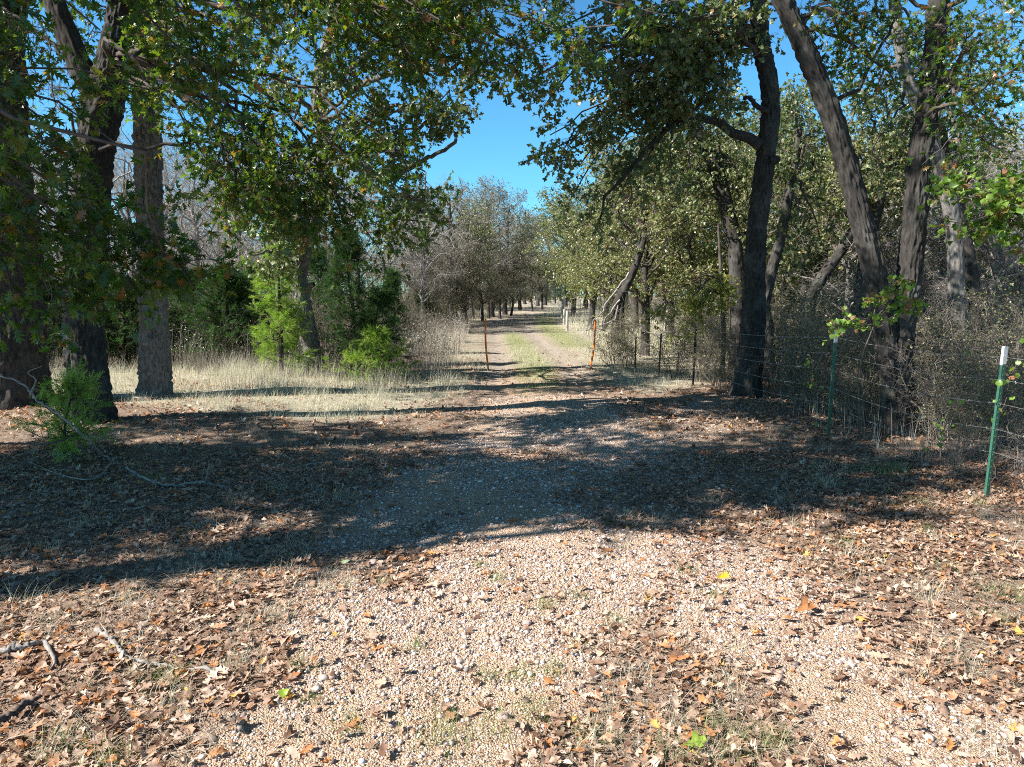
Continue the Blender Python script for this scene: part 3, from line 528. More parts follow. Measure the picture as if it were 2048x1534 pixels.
simple(1540, 735, [(1535, 660), (1530, 600), (1560, 480), (1580, 380), (1600, 260)], [.13, .12, .11, .1, .08, .05], 'post_oak', 'thin dark oak hard behind the arching oak on the right', 'postoak',
       [(1600, 420, 0), (1570, 330, 0), (1630, 260, 0), (1590, 200, 0), (1640, 340, 0), (1580, 500, 0), (1640, 480, .5)], Yo=14.5, bm='bark_dark')
simple(1478, 690, [(1476, 600), (1470, 500), (1450, 400), (1415, 300), (1370, 235), (1330, 190)], [.2, .19, .18, .17, .16, .12, .07], 'post_oak', 'dark oak leaning left behind the arching oak', 'postoak',
       [(1440, 200, 0), (1390, 280, 0), (1350, 200, 0), (1420, 360, 0), (1340, 300, 0), (1460, 330, 0), (1400, 420, 0), (1330, 400, 1), (1440, 470, 0), (1500, 420, 0), (1290, 180, 0)], Yo=17, bm='bark_dark', ns=12)
simple(1745, 690, [(1720, 600), (1735, 500), (1760, 400), (1790, 300)], [.16, .14, .12, .1, .05], 'post_oak', 'dark oak behind the leaning stem of the forked oak', 'olive',
       [(1740, 400, 0), (1780, 360, 0), (1700, 300, 0), (1770, 250, 0), (1820, 420, 0), (1720, 180, 0), (1650, 120, 0), (1790, 160, 0)], Yo=15.5, bm='bark_dark', ns=11)
# low yellow green branches over the brush
t = Tree(); b0 = np.array([P(1450, 740, 15)[0], 15.2, 0]); b0[2] = gz(b0[0], b0[1])
t.stem([b0 - [0, 0, .05], b0 + [0, 0, 1], b0 + [-.1, 0, 2.2], b0 + [-.2, 0, 3.3]], [.06, .05, .04, .02], sides=16, step=.08, amp=.004)
for q in [(1330, 625, 14.5), (1370, 610, 14.5), (1410, 600, 14.6), (1350, 665, 14.4), (1390, 655, 14.4), (1450, 560, 15), (1300, 640, 14.8), (1440, 610, 14.8), (1400, 640, 14.8)]:
    t.bough(auto_path(b0 + [-.1, 0, rng.uniform(1.6, 2.4)], P(*q), .15), .02, .006, .45, 7, .5, 6, .28, 5, .085, LB, limb=False, up=1.1, squash=.3)
t.build('oak_sapling', 'low sapling spreading yellow green leaves over the brush, left of the arching oak', 'sapling', M['twig'], M['yellowgreen'], b0)
# --- broken dead limb propped beside the right orange pole
t = Tree(); b0 = base_of(1240, 655); Yb = 19.5; b0 = np.array([P(1240, 655, Yb)[0], Yb, 0.]); b0[2] = gz(b0[0], b0[1])
t.stem(PP([(1292, 470), (1280, 505), (1268, 540), (1252, 572), (1236, 600), (1222, 630), (1206, 662)], Yb), [.07, .09, .1, .12, .1, .08, .05], sides=32, step=.05)
t.stem(PP([(1245, 585), (1243, 620), (1245, 660), (1250, 690)], Yb), [.09, .08, .07, .05], sides=24, step=.05)
for h in [[(1258, 545), (1225, 590), (1190, 640), (1165, 675)], [(1240, 600), (1210, 640), (1196, 680)], [(1255, 640), (1300, 665), (1370, 700)], [(1250, 655), (1300, 690), (1350, 710)], [(1236, 610), (1228, 650), (1220, 680)], [(1230, 640), (1190, 655), (1170, 660)]]:
    t.bough(PP(h, Yb - .3), .03, .008, .2, 7, .9, 6, .4, 0, limb=False)
t.build('broken_limb', 'broken forked dead limb hanging to the ground near the right orange pole', 'dead branch', M['bark'], M['postoak'], b0, tm=M['dead'])
# ------------------------------------------------------------------ cedars
def cedar(H, Rw, nb, nsp, mat, name, label, loc, seed_lean=0., bush=False, grp=None, dens=1.):
    t = Tree(); b0 = np.zeros(3)
    t.stem([b0 - [0, 0, .1], b0 + [.04, 0, H * .4], b0 + [seed_lean * .6, 0, H * .75], b0 + [seed_lean, 0, H]], [.02 * H, .016 * H, .009 * H, .006], sides=14, step=.1, amp=.004)
    f = U(.03, .97, nb)**.9; h = f * H; az = U(0, 2 * PI, nb); prof = (np.sin(np.clip((1 - f) * 1.25 + .08, 0, PI / 2))) * Rw * U(.45, 1.3, nb)
    d = np.stack([np.cos(az), np.sin(az), U(-.15, .5, nb)], -1); st = np.stack([seed_lean * f**1.5, 0 * f, h], -1)
    B = walk(st, d, prof, 7, .14, -.02); tubes(t.tw, B, np.linspace(1, .3, 7)[None] * (prof * .012 + .003)[:, None], 4)
    b, tg = samp(B, U(.15, 1, (nb, 9))); b, tg = b.reshape(-1, 3), tg.reshape(-1, 3)
    d2 = nrm(tg * .8 + rng.normal(0, .5, b.shape) + [0, 0, .15]); ln = U(.15, .42, len(b)) * (.5 + .25 * H / 3); B2 = walk(b, d2, ln, 5, .15, .02)
    tubes(t.tw, B2, np.linspace(1, .4, 5)[None] * .0035 * np.ones((len(b), 1)), 3)
    b, tg = samp(B2, U(.05, 1, (len(B2), nsp))); b, tg = b.reshape(-1, 3), tg.reshape(-1, 3)
    a = nrm(tg + rng.normal(0, .38, b.shape)); cl = np.repeat(rng.random(len(B2)), nsp)
    leaves(t.lf, b, a, rng.normal(0, 1, b.shape) + [0, 0, .4], U(.07, .17, len(b)), LS, (0, .4), np.clip(cl * .7 + U(0, .3, len(b)), 0, 1))
    r = t.build(name, label, 'tree', M['bark'], mat, b0, grp); r.location = loc; return r
def gp(px, Y): x = P(px, 700, Y)[0]; return np.array([x, Y, float(gz(x, Y))])
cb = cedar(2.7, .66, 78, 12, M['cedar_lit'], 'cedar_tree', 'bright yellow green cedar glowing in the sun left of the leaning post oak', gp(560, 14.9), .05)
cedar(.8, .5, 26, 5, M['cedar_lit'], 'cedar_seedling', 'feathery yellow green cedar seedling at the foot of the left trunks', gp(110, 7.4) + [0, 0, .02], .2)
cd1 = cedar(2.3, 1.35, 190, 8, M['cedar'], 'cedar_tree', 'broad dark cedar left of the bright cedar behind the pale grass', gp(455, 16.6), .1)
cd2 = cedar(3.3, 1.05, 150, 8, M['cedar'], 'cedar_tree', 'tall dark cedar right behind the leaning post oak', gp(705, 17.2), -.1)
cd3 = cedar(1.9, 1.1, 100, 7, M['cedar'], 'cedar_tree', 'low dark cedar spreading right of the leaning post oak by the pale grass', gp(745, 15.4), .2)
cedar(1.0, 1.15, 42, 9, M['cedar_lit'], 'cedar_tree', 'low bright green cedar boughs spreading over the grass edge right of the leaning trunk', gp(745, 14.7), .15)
cs = 'cedars in the understorey'
for k, (px, Y, s_, src, lb) in enumerate([(250, 16.3, .9, cd1, 'dark cedar seen between the second trunk and the pale barked trunk'), (375, 17.4, 1.0, cd1, 'dark cedar just right of the pale barked trunk'), (100, 15.6, .9, cd1, 'dark cedar seen between the two leftmost trunks'),
        (515, 17.6, .75, cd2, 'dark cedar behind the bright cedar'), (790, 21, .75, cd2, 'dark cedar at the right end of the left cedars, beside the weeds'), (640, 22, .95, cd2, 'tall cedar in the second row behind the leaning post oak'),
        (850, 34, .8, cd1, 'small cedar among the far trunks left of the track'), (1590, 24, 1.0, cd1, 'green cedar far behind the right fence, left of the forked oak'), (1690, 20, .8, cd1, 'cedar glimpsed under the leaning stem of the forked oak'), (2030, 30, .9, cd1, 'green cedar in the open field at the right edge')]):
    copy_tree(src, gp(px, Y), k * 1.7, s_, lb, cs)
# ------------------------------------------------------------------ background trees: prototypes then copies
def rand_tree(H, Rc, zc, nb, kind, leaf, tl, nlf, ls, T=LK, fine=0, r=.16, ns=9, nt_=7, sl=1.3, bm='bark'):
    t = Tree(); lean = rng.normal(0, .35, 2); hs_ = np.linspace(0, 1, 6)
    pl = np.array([[lean[0] * h**1.3 + rng.normal(0, .1) * (h > 0), lean[1] * h**1.3, H * .85 * h] for h in hs_]); pl[0, 2] = -.1
    t.stem(pl, r * (1 - .75 * hs_), sides=20, step=.15, flare=.2)
    for k in range(nb):
        a = k * 2.4 + rng.uniform(-.4, .4); e = rng.uniform(-.75, 1); rr = Rc * math.sqrt(max(.1, 1 - e * e * .8)) * rng.uniform(.55, 1)
        q = np.array([rr * math.cos(a), rr * math.sin(a), zc + e * (H - zc)])
        f = np.clip((q[2] - .8) / (H * .9) * .75, .2, .95)
        t.bough(auto_path(on(pl, f), q, .35, 5, .08), .055, .01, .3, ns, sl, nt_, tl, nlf, ls, T, limb=False, fine=fine, sides=5, curl=(0, .3))
    o = t.build({'bare': 'bare_tree', 'oak': 'oak_tree', 'shrub': 'shrub'}[kind], 'x', 'tree', M[bm], M[leaf], (0, 0, 0), tm=M['twig_grey'] if kind != 'oak' else M['twig'])
    return o
HIDE = []
protoB = [rand_tree(9, 3.4, 5.6, 20, 'bare', 'browngrey', .7, n_, .07, fine=3, ns=9, nt_=7, r=.15, bm='bark_pale') for n_ in (0, 0, 1)]
protoO = [rand_tree(8, 3.2, 4.8, 24, 'oak', lf, .5, 11, .088, ns=10, nt_=7, r=.17, bm='bark_dark') for lf in ('olive', 'postoak', 'olive')]
protoG = [rand_tree(10, 4.2, 6.0, 26, 'oak', 'browngrey', .6, 6, .085, fine=1, ns=9, nt_=7, r=.2, bm='bark_dark') for _ in (0, 1)]
protoS = []
for n_ in (0, 1, 1):
    t = Tree()
    for k in range(15):
        a = rng.uniform(0, 2 * PI); rr = rng.uniform(.2, .9); q = np.array([rr * math.cos(a), rr * math.sin(a), rng.uniform(.6, 1.8)])
        t.bough(auto_path([.1 * math.cos(a), .1 * math.sin(a), 0], q, .25, 5, .08), .009, .003, .15, 7, .5, 5, .28, n_, .04, LK, limb=False, fine=2, sides=4)
    t.tw.V = [v for v in t.tw.V]
    protoS.append(t.build('shrub', 'x', 'shrub', M['twig'], M['olive'], (0, 0, 0), tm=M['brush']))
used = {}
def put(protos, i, px, Y, s_, label, group, cat=None, sz=None, dx=0.):
    src = protos[i % len(protos)]; loc = gp(px, Y) + [dx, 0, 0]
    if src.name not in used:
        used[src.name] = 1; src.location = loc; src.scale = (s_, s_, s_ * (sz or 1)); src.rotation_euler = (0, 0, i * 1.3); src['label'] = label; src['group'] = group; o = src
    else: o = copy_tree(src, loc, i * 1.9 + px * .01, s_, label, group, sz)
    if cat: o['category'] = cat
    return o
# grey bare thicket behind the left trunks
gb = 'bare trees behind the left cedars'
for k, (px, Y, s_) in enumerate([(-60, 24, .9), (30, 28, .95), (110, 22, .8), (200, 30, 1), (280, 25, .85), (350, 33, 1.05), (400, 26, .8), (450, 30, .95), (500, 24, .75), (550, 36, 1.1), (600, 30, .9), (660, 38, 1.05), (470, 42, 1.25), (300, 40, 1.2), (720, 34, .9), (130, 38, 1.2), (780, 42, 1.0), (-150, 32, 1.1)]):
    put(protoB, k, px, Y, s_, 'leafless grey twiggy tree in the thicket behind the left cedars', gb)
# mass of grey brown oaks at the bend
gm_ = 'oaks at the track bend'
for k, (px, Y, s_) in enumerate([(848, 33, .72), (905, 41, .85), (925, 44, .95), (945, 50, 1), (985, 52, 1), (1010, 56, 1.0), (880, 52, 1.05), (1040, 66, 1.05), (960, 62, 1.1), (830, 44, 1.0), (1075, 78, 1.05), (1090, 84, 1.1), (915, 70, 1.15), (870, 66, 1.15), (1050, 90, 1.15), (1000, 84, 1.2)]):
    put(protoO if k % 5 == 2 else protoG if k % 3 else protoB, k, px, Y, s_, ['pale lit oak with a kinked trunk, nearest of the grey oaks left of the track', 'grey brown oak in the dark row of trunks left of the bend'][k > 0], gm_)
for k, (px, Y, s_) in enumerate([(895, 46, .6), (912, 40, .5), (935, 42, .5), (965, 47, .55), (978, 50, .5), (1000, 50, .5), (1022, 54, .5), (860, 38, .5), (1065, 62, .5), (1084, 66, .55)]):
    put(protoG, k, px, Y, s_, 'small dark understorey oak between the trunks left of the bend', 'low oaks at the bend')
go = 'oaks right of the track'
for k, (px, Y, s_) in enumerate([(1290, 21, .85), (1340, 26, 1.0), (1230, 27, .95), (1180, 36, 1.0), (1270, 34, 1.1), (1400, 22, .9), (1390, 32, 1.15), (1145, 52, 1.1), (1210, 46, 1.2), (1320, 42, 1.25), (1450, 27, 1.0), (1500, 23, .95), (1540, 30, 1.2), (1130, 74, 1.3), (1170, 66, 1.3), (1250, 60, 1.4)]):
    put(protoO, k, px, Y, s_, ['sunlit olive green oak beside the broken limb', 'olive green oak in the wood between the far gate and the arching oak'][k > 0], go)
gr_ = 'oaks behind the right fence'
for k, (px, Y, s_) in enumerate([(1600, 20, .95), (1665, 26, 1.0), (1720, 21, .85), (1830, 20, .9), (1890, 30, 1.0), (1950, 19, .85), (2110, 19, .8), (1640, 34, 1.1)]):
    put(protoO, k + 1, px, Y, s_, 'leafy oak in the wood behind the right fence', gr_)
gf = 'bare trees beyond the right fence'
for k, (px, Y, s_) in enumerate([(1690, 17, .6), (1780, 18, .65), (1860, 17, .6), (1985, 15.5, .55), (2040, 17, .65), (1910, 24, .9), (1800, 28, 1), (2080, 26, .9)]):
    put(protoB, k, px, Y, s_, 'x', 'bare trees near the right fence')
for k, (px, Y, s_) in enumerate([(1990, 40, .9), (2060, 44, 1.0), (1900, 46, .95), (1820, 50, 1.0), (2120, 36, .9), (1700, 52, 1.1), (2000, 17, .5), (1890, 16, .45), (1600, 50, 1.1)]):
    put(protoB, k, px, Y, s_, 'leafless grey tree in the pale field beyond the right fence', gf)
for k in range(26):
    px = rng.uniform(830, 1130); Yd = rng.uniform(40, 88); c_ = float(np.interp(Yd, [42, 63, 100], [-.3, .9, 5.])); x_ = (px - 1024) / F * Yd
    if abs(x_ - c_) < 3.4: x_ = c_ - rng.uniform(3.6, 7)
    o_ = copy_tree(protoS[k % 3], (x_, Yd, float(gz(x_, Yd))), k, rng.uniform(1.3, 2.3), 'dim brush growing under the oaks at the track bend', 'brush under the oaks at the track bend'); o_['category'] = 'shrub'
for k, (px, Y, s_) in enumerate([(1000, 96, .8), (1040, 100, .85), (1085, 104, .8), (1110, 98, .9), (1140, 106, .9), (1060, 112, 1), (930, 58, .5), (990, 64, .5), (870, 48, .45), (1020, 72, .5)]):
    copy_tree([cd1, cd2][k % 2], gp(px, Y) , k * 1.3, s_ * 1.7, 'dark evergreen low among the distant trunks at the track end', 'evergreens at the track end')
# distant wood closing the view
for k in range(46):
    px = -700 + k * 78 + rng.uniform(-30, 30); Yd = rng.uniform(92, 150)
    put(protoG if k % 2 else protoB, k, px, Yd, rng.uniform(1.0, 1.35), 'distant grey tree in the belt of wood closing the view', 'distant trees closing the view')
# brush along the fence and the track
gs = 'brush along the right fence'
sp_ = [(1400, 14.6, .8), (1440, 13.6, .8), (1350, 15.6, .8), (1570, 12.2, .9), (1610, 11.2, .8), (1650, 10.6, .8), (1700, 9.9, .75), (1745, 9.6, .8), (1850, 9.2, .8), (1880, 8.6, .7), (1900, 9.6, .9), (1960, 9.1, .85), (2010, 8.4, .8), (2050, 7.9, .8), (1930, 7.9, .55), (1860, 10.6, 1), (1590, 13.5, 1.1), (1680, 12.5, 1.1), (1760, 12, 1.1), (2000, 11, 1.1), (1560, 15, 1.0), (1480, 16, 1.0), (2080, 10, 1.1), (1640, 14.5, 1.1), (1720, 15, 1.2), (1420, 18, 1.0), (1500, 19, 1.2), (1580, 19, 1.2), (1370, 19, 1), (1900, 13, 1.0)]
for k, (px, Y, s_) in enumerate(sp_): put(protoS, k, px, Y, s_, 'tangled leafless brush growing along the right fence', gs, 'shrub')
gs2 = 'brush left of the track'
for k, (px, Y, s_) in enumerate([(820, 27, .7), (800, 31, .9), (900, 36, .8), (840, 34, .9)]):
    put(protoS, k, px, Y, s_, 'grey brush among the dead weeds left of the track', gs2, 'shrub')
put(protoS, 1, 1225, 17.6, .75, 'rounded grey green shrub just right of the right orange pole', 'shrubs by the right orange pole', 'shrub')
put(protoS, 2, 1255, 17.2, .7, 'rounded grey green shrub just right of the right orange pole', 'shrubs by the right orange pole', 'shrub')
put(protoS, 2, 1240, 18.6, .8, 'rounded grey green shrub just right of the right orange pole', 'shrubs by the right orange pole', 'shrub')
# ------------------------------------------------------------------ fence
def tpost(px, py, h, label, mt='tpost', white=True, lean=(0, 0), rot=.3, Yo=None):
    b0 = base_of(px, py) if Yo is None else gp(px, Yo)
    r = empty('fence_post', b0, label, 'fence post', 'steel posts of the right fence')
    prof = np.array([(-.019, 0), (.019, 0), (.019, .004), (.0025, .0045), (.0025, .032), (-.0025, .032), (-.0025, .0045), (-.019, .004)]) * 1.15
    ca, sa = math.cos(rot), math.sin(rot); prof = prof @ np.array([[ca, sa], [-sa, ca]])
    def seg(z0, z1, mm, nm, grow=1.):
        mbx = MB(); k = len(prof); V = np.vstack([np.column_stack([prof * grow + np.array(lean) * z, np.full(k, z)]) for z in (z0, z1)])
        i = np.arange(k); mbx.add(V, [np.stack([i, (i + 1) % k, (i + 1) % k + k, i + k], 1), np.array([list(range(k))[::-1]]), np.array([list(range(k, 2 * k))])])
        if nm == 'shaft':
            for z in np.arange(.12, z1 - .02, .055):
                c = np.array([-sa * -.004 * -1, -ca * .004, z]); c[:2] += np.array(lean) * z; box(mbx, c, (.012, .009, .012), rot)
        return obj(nm, mbx, mm, r, smooth=False)
    top = h - (.155 if white else 0); seg(-.1, top, M[mt], 'shaft')
    if white: seg(top - .01, h, M['white'], 'white_cap', 1.06)
    r['h'] = h
    return r, b0
posts = []
for a in [dict(px=1975, py=993, h=1.36, label='nearest green steel fence post with a white top, at the right edge', lean=(.045, .01)), dict(px=1657, py=873, h=1.36, label='second fence post with a white top, left of the forked oak', lean=(.02, 0)),
          dict(px=1386, py=772, h=1.22, label='dark slim steel post left of the arching oak', mt='tpost_dark', white=False, lean=(.02, 0)), dict(px=1318, py=748, h=.95, label='rusty steel post in the brush left of the dark slim post', mt='rust', white=False, lean=(.03, 0)),
          dict(px=1270, py=738, h=.8, label='short rusty steel post nearest the right orange pole', mt='rust', white=False, lean=(.01, 0))]: posts.append(tpost(**a))
hts = [1.27, 1.07, .86, .63, .42]
end = np.array([5.2, 2.4, 0.]); gw = 'barbed wire strands of the right fence'
names = ['topmost', 'second from the top', 'middle', 'second from the bottom', 'lowest']
for w_, hh in enumerate(hts):
    pts = [end + [0, 0, hh]] + [b + [.02 * hh, -.008, hh * posts[k][0]['h'] / 1.36] for k, (_, b) in enumerate(posts)]
    allp = []
    for a, c in zip(pts[:-1], pts[1:]):
        tt = np.linspace(0, 1, 16)[:-1, None]; seg = a * (1 - tt) + c * tt; seg[:, 2] -= (.045 + .01 * w_) * 4 * (tt * (1 - tt))[:, 0]; allp.append(seg)
    p = np.vstack(allp + [pts[-1][None]]); mbx = MB(); tubes(mbx, p[None], np.full((1, len(p)), .0018), 5)
    L = np.concatenate([[0], np.cumsum(np.linalg.norm(np.diff(p, axis=0), axis=1))]); bs = np.arange(.06, L[-1], .125)
    bp_ = np.stack([np.interp(bs, L, p[:, k]) for k in range(3)], 1); d = nrm(rng.normal(0, 1, bp_.shape)); d2 = nrm(rng.normal(0, 1, bp_.shape))
    tubes(mbx, np.stack([bp_ - d * .014, bp_ + d * .014], 1), np.full((len(bs), 2), .0012), 3); tubes(mbx, np.stack([bp_ - d2 * .014, bp_ + d2 * .014], 1), np.full((len(bs), 2), .0012), 3)
    tag(obj('barbed_wire', mbx, M['wire'], bark=True), names[w_] + ' rusty barbed wire strand strung between the steel fence posts', 'wire', gw)
# ------------------------------------------------------------------ orange poles
for (px, py, tx, ty, bend, lb) in [(977, 738, 971, 637, -.03, 'left orange marker pole beside the track'), (1180, 738, 1190, 639, .04, 'right orange marker pole leaning away from the track')]:
    b0 = base_of(px, py); r = empty('marker_pole', b0, lb + ', with small white bands', 'marker pole', 'orange poles marking the entrance')
    tp = P(tx, ty, b0[1]) - b0; q = cr([np.array([0, 0, -.05]), tp * .5 + [bend, 0, 0], tp], 24); mbx = MB(); tubes(mbx, q[None], np.full((1, 24), .023), 14)
    n_ = mbx.n; mbx.P.append(np.array([list(range(n_ - 14, n_))])); obj('rod', mbx, M['orange'], r, bark=True)
    for f in (.12, .42, .78):
        i = int(f * 23); mb2 = MB(); seg = np.stack([q[i], q[i] + (q[i + 1] - q[i]) * .55]); tubes(mb2, seg[None], np.full((1, 2), .0238), 14); obj('reflective_band', mb2, M['white'], r, bark=True)
# ------------------------------------------------------------------ far gate and old posts
def wpost(px, py, h, r_, mt, name, label, grp, Yo=None):
    b0 = base_of(px, py) if Yo is None else gp(px, Yo); mbx = MB(); q = np.array([[0, 0, -.1], [0, 0, h * .5], [.01, 0, h - .02], [.01, 0, h]]); tubes(mbx, q[None], np.array([[r_ * 1.05, r_, r_ * .97, r_ * .8]]), 14)
    mbx.P.append(np.array([list(range(42, 56))])); return tag(obj(name, mbx, M[mt], bark=True, loc=b0), label, 'fence post', grp), b0
gg = 'pale posts of the far gate'
wpost(1125, 645, 1.42, .09, 'post', 'gate_post', 'thick pale gate post at the right edge of the far track', gg)
for px, py, h, lb in [(1186, 632, 1.35, 'left'), (1196, 632, 1.55, 'middle'), (1206, 632, 1.5, 'right')]: wpost(px, py, h, .06, 'pipe', 'gate_post', lb + ' post of the three pale posts close together beyond the gate', gg)
for px, py, h, lb in [(1134, 662, 1.0, 'nearer'), (1128, 652, .9, 'farther')]: wpost(px, py, h, .07, 'post', 'old_post', lb + ' of two weathered old posts below the thick gate post', 'old posts by the gate')
for px in (1138, 1150, 1160, 1172): wpost(px, 637, 1.15, .022, 'rust', 'far_fence_post', 'thin dark post in the row between the gate post and the three pale posts', 'thin posts by the far gate')
wpost(1069, 620, 1.1, .06, 'post', 'far_fence_post', 'lone small pale post left of the far track bend', 'lone far post')
wpost(853, 700, .9, .04, 'post', 'old_post', 'grey leaning stake in the weeds under the kinked oak', 'stake in the weeds', Yo=32)
a0, a1 = P(1125, 612, 45), P(1196, 610, 60); 
for k, z in enumerate((.5, .85, 1.15)):
    mbx = MB(); p = np.stack([base_of(1125, 645) + [0, 0, z], base_of(1186, 632) + [0, 0, z]]); tubes(mbx, p[None], np.full((1, 2), .006), 4); tag(obj('fence_wire', mbx, M['wire'], bark=True), ['lowest', 'middle', 'top'][k] + ' wire running from the gate post to the three pale posts', 'wire', 'wires by the far gate')
# ------------------------------------------------------------------ fallen sticks
def stick(pts, r0, r1, label, side=(), mt='dead'):
    pts = np.array(pts, float); b0 = pts[-1].copy(); n_ = 8 * len(pts); q = cr(pts, n_); q[1:-1] += rng.normal(0, .006, (n_ - 2, 3)); mbx = MB()
    tubes(mbx, (q - b0)[None], (rad_taper(r0, r1, n_) * (1 + .12 * rng.standard_normal(n_)))[None], 9)
    e = mbx.n; mbx.P.append(np.array([list(range(9))[::-1]])); mbx.P.append(np.array([list(range(e - 9, e))]))
    for s_ in side:
        s2 = np.array(s_, float); q2 = cr(s2, 10); tubes(mbx, (q2 - b0)[None], rad_taper(r1 * 1.3, .002, 10)[None], 6)
    return tag(obj('fallen_branch', mbx, M[mt], bark=True, loc=b0), label, 'branch', 'dead branches on the ground')
def g3(px, py, z=.0): g = G(px, py); k = (CAMH - z) / CAMH; return np.array([g[0] * k, g[1] * k, z + float(gz(g[0] * k, g[1] * k))])
stick([P(-30, 745, 6.9), P(40, 765, 6.9), P(75, 800, 6.8), P(125, 835, 6.7), P(170, 875, 6.5), g3(215, 925, .04), g3(260, 945, .03), g3(320, 968, .03), g3(400, 966, .03), g3(460, 974, .01)][::-1], .013, .009, 'long crooked pale branch arching from the left edge down to the leaf litter', [PP([(60, 790, 6.8), (72, 760, 6.75), (55, 745, 6.7), (85, 732, 6.7)], 6.8), [g3(412, 966, .03), P(418, 935, 5.9), P(417, 920, 5.85)], [g3(230, 925, .04), g3(190, 960, .05), g3(120, 955, .06), g3(60, 930, .1)]])
stick([P(-20, 885, 7.0), P(60, 888, 6.9), P(120, 882, 6.9), g3(185, 868, .12)], .012, .007, 'thin dark branch lying across the cedar seedling', mt='twig')
stick([g3(195, 1265, .03), g3(235, 1300, .02), g3(255, 1322, .02), g3(330, 1332, .02), g3(450, 1338, .02)], .013, .008, 'pale bent stick among brown leaves, lower left, longest one', [[g3(235, 1300, .02), g3(200, 1250, .04)]])
stick([g3(-20, 1312, .03), g3(40, 1300, .04), g3(90, 1290, .03)], .015, .011, 'stubby pale stick near the left edge above the dark stick', [[g3(90, 1290, .03), g3(110, 1330, .03), g3(100, 1350, .02)]])
stick([g3(-10, 1455, .02), g3(40, 1420, .03), g3(82, 1398, .02)], .014, .011, 'dark short stick near the bottom left corner', mt='bark_dark' if False else 'twig')
stick([g3(465, 1432, .02), g3(475, 1450, .02), g3(482, 1462, .02)], .013, .010, 'stubby grey stick end lying on the gravel left of centre')
stick([g3(560, 950, .02), g3(620, 935, .03), g3(700, 928, .02)], .007, .004, 'thin stick in the shade left of the gravel')
stick([g3(230, 800, .04), g3(280, 808, .05), g3(350, 800, .04)], .02, .01, 'pale stick lying at the foot of the pale barked trunk')
stick([g3(1180, 1355, .02), g3(1230, 1345, .02), g3(1290, 1330, .02)], .007, .004, 'small twig among the leaves right of the gravel centre')
# ------------------------------------------------------------------ stones and single leaves
def ico(sub):
    ph = (1 + 5**.5) / 2; v = [(-1, ph, 0), (1, ph, 0), (-1, -ph, 0), (1, -ph, 0), (0, -1, ph), (0, 1, ph), (0, -1, -ph), (0, 1, -ph), (ph, 0, -1), (ph, 0, 1), (-ph, 0, -1), (-ph, 0, 1)]
    f = [(0, 11, 5), (0, 5, 1), (0, 1, 7), (0, 7, 10), (0, 10, 11), (1, 5, 9), (5, 11, 4), (11, 10, 2), (10, 7, 6), (7, 1, 8), (3, 9, 4), (3, 4, 2), (3, 2, 6), (3, 6, 8), (3, 8, 9), (4, 9, 5), (2, 4, 11), (6, 2, 10), (8, 6, 7), (9, 8, 1)]
    v = [np.array(a) / np.linalg.norm(a) for a in v]
    for _ in range(sub):
        c_ = {}; nf = []
        def md(a, b):
            k = (min(a, b), max(a, b))
            if k not in c_: w = v[a] + v[b]; v.append(w / np.linalg.norm(w)); c_[k] = len(v) - 1
            return c_[k]
        for a, b, c in f: x, y, z = md(a, b), md(b, c), md(c, a); nf += [(a, x, z), (b, y, x), (c, z, y), (x, y, z)]
        f = nf
    return np.array(v), np.array(f)
iv3, if3 = ico(3); iv0, if0 = ico(0)
for px, py, s_, lb in [(1006, 1434, .024, 'largest pinkish stone on the gravel near the bottom centre'), (918, 1318, .019, 'white pebble on the gravel left of a pair of white pebbles'), (996, 1284, .017, 'white pebble sitting alone on the bright gravel'), (1054, 1241, .02, 'grey pebble on the bright gravel centre'), (952, 1192, .02, 'small flat grey stone on the bright gravel below the shade edge'), (745, 1124, .028, 'brown grey stone at the left edge of the sunlit gravel')]:
    g = g3(px, py); o = rng.uniform(0, 20); v = iv3 * (1 + .5 * (fbm(iv3[:, 0] * 1.3 + o, iv3[:, 1] * 1.3 + o, iv3[:, 2] * 1.3) - .5)[:, None]) * np.array([1.15, .9, .7]) * s_ * 1.1
    mbx = MB().add(v, [if3]); tag(obj('stone', mbx, M['stone'], loc=g + [0, 0, s_ * .35]), lb, 'stone', 'larger stones on the gravel')
def leaf1(px, py, s_, col, lb, T=LA):
    mm = leafmat('leaf ' + lb[:12], [(0, col), (1, col)], .45, .3, .5, (1, 1, .4)); mbx = MB()
    leaves(mbx, np.zeros((1, 3)), np.array([[1., .2, .15]]), np.array([[.1, -.5, 1.]]), np.array([s_]), T, (.8, .8)); tag(obj('fallen_leaf', mbx, mm, loc=g3(px, py) + [-s_ * .5, 0, .025]), lb, 'leaf', 'bright single fallen leaves')
leaf1(1447, 1165, .10, (.70, .48, .03), 'yellow lobed leaf lying alone on the gravel right of centre')
leaf1(568, 1398, .055, (.28, .42, .05), 'bright green leaf on the ground, lower left', LD)
leaf1(690, 1130, .07, (.35, .45, .25), 'pale green leaf at the shade edge left of centre', LC)
leaf1(1610, 1232, .13, (.45, .19, .08), 'large curled orange brown leaf standing on the gravel, right', LB)
leaf1(1390, 1500, .10, (.25, .35, .05), 'green and brown leaf in the litter near the bottom, right of centre', LB)
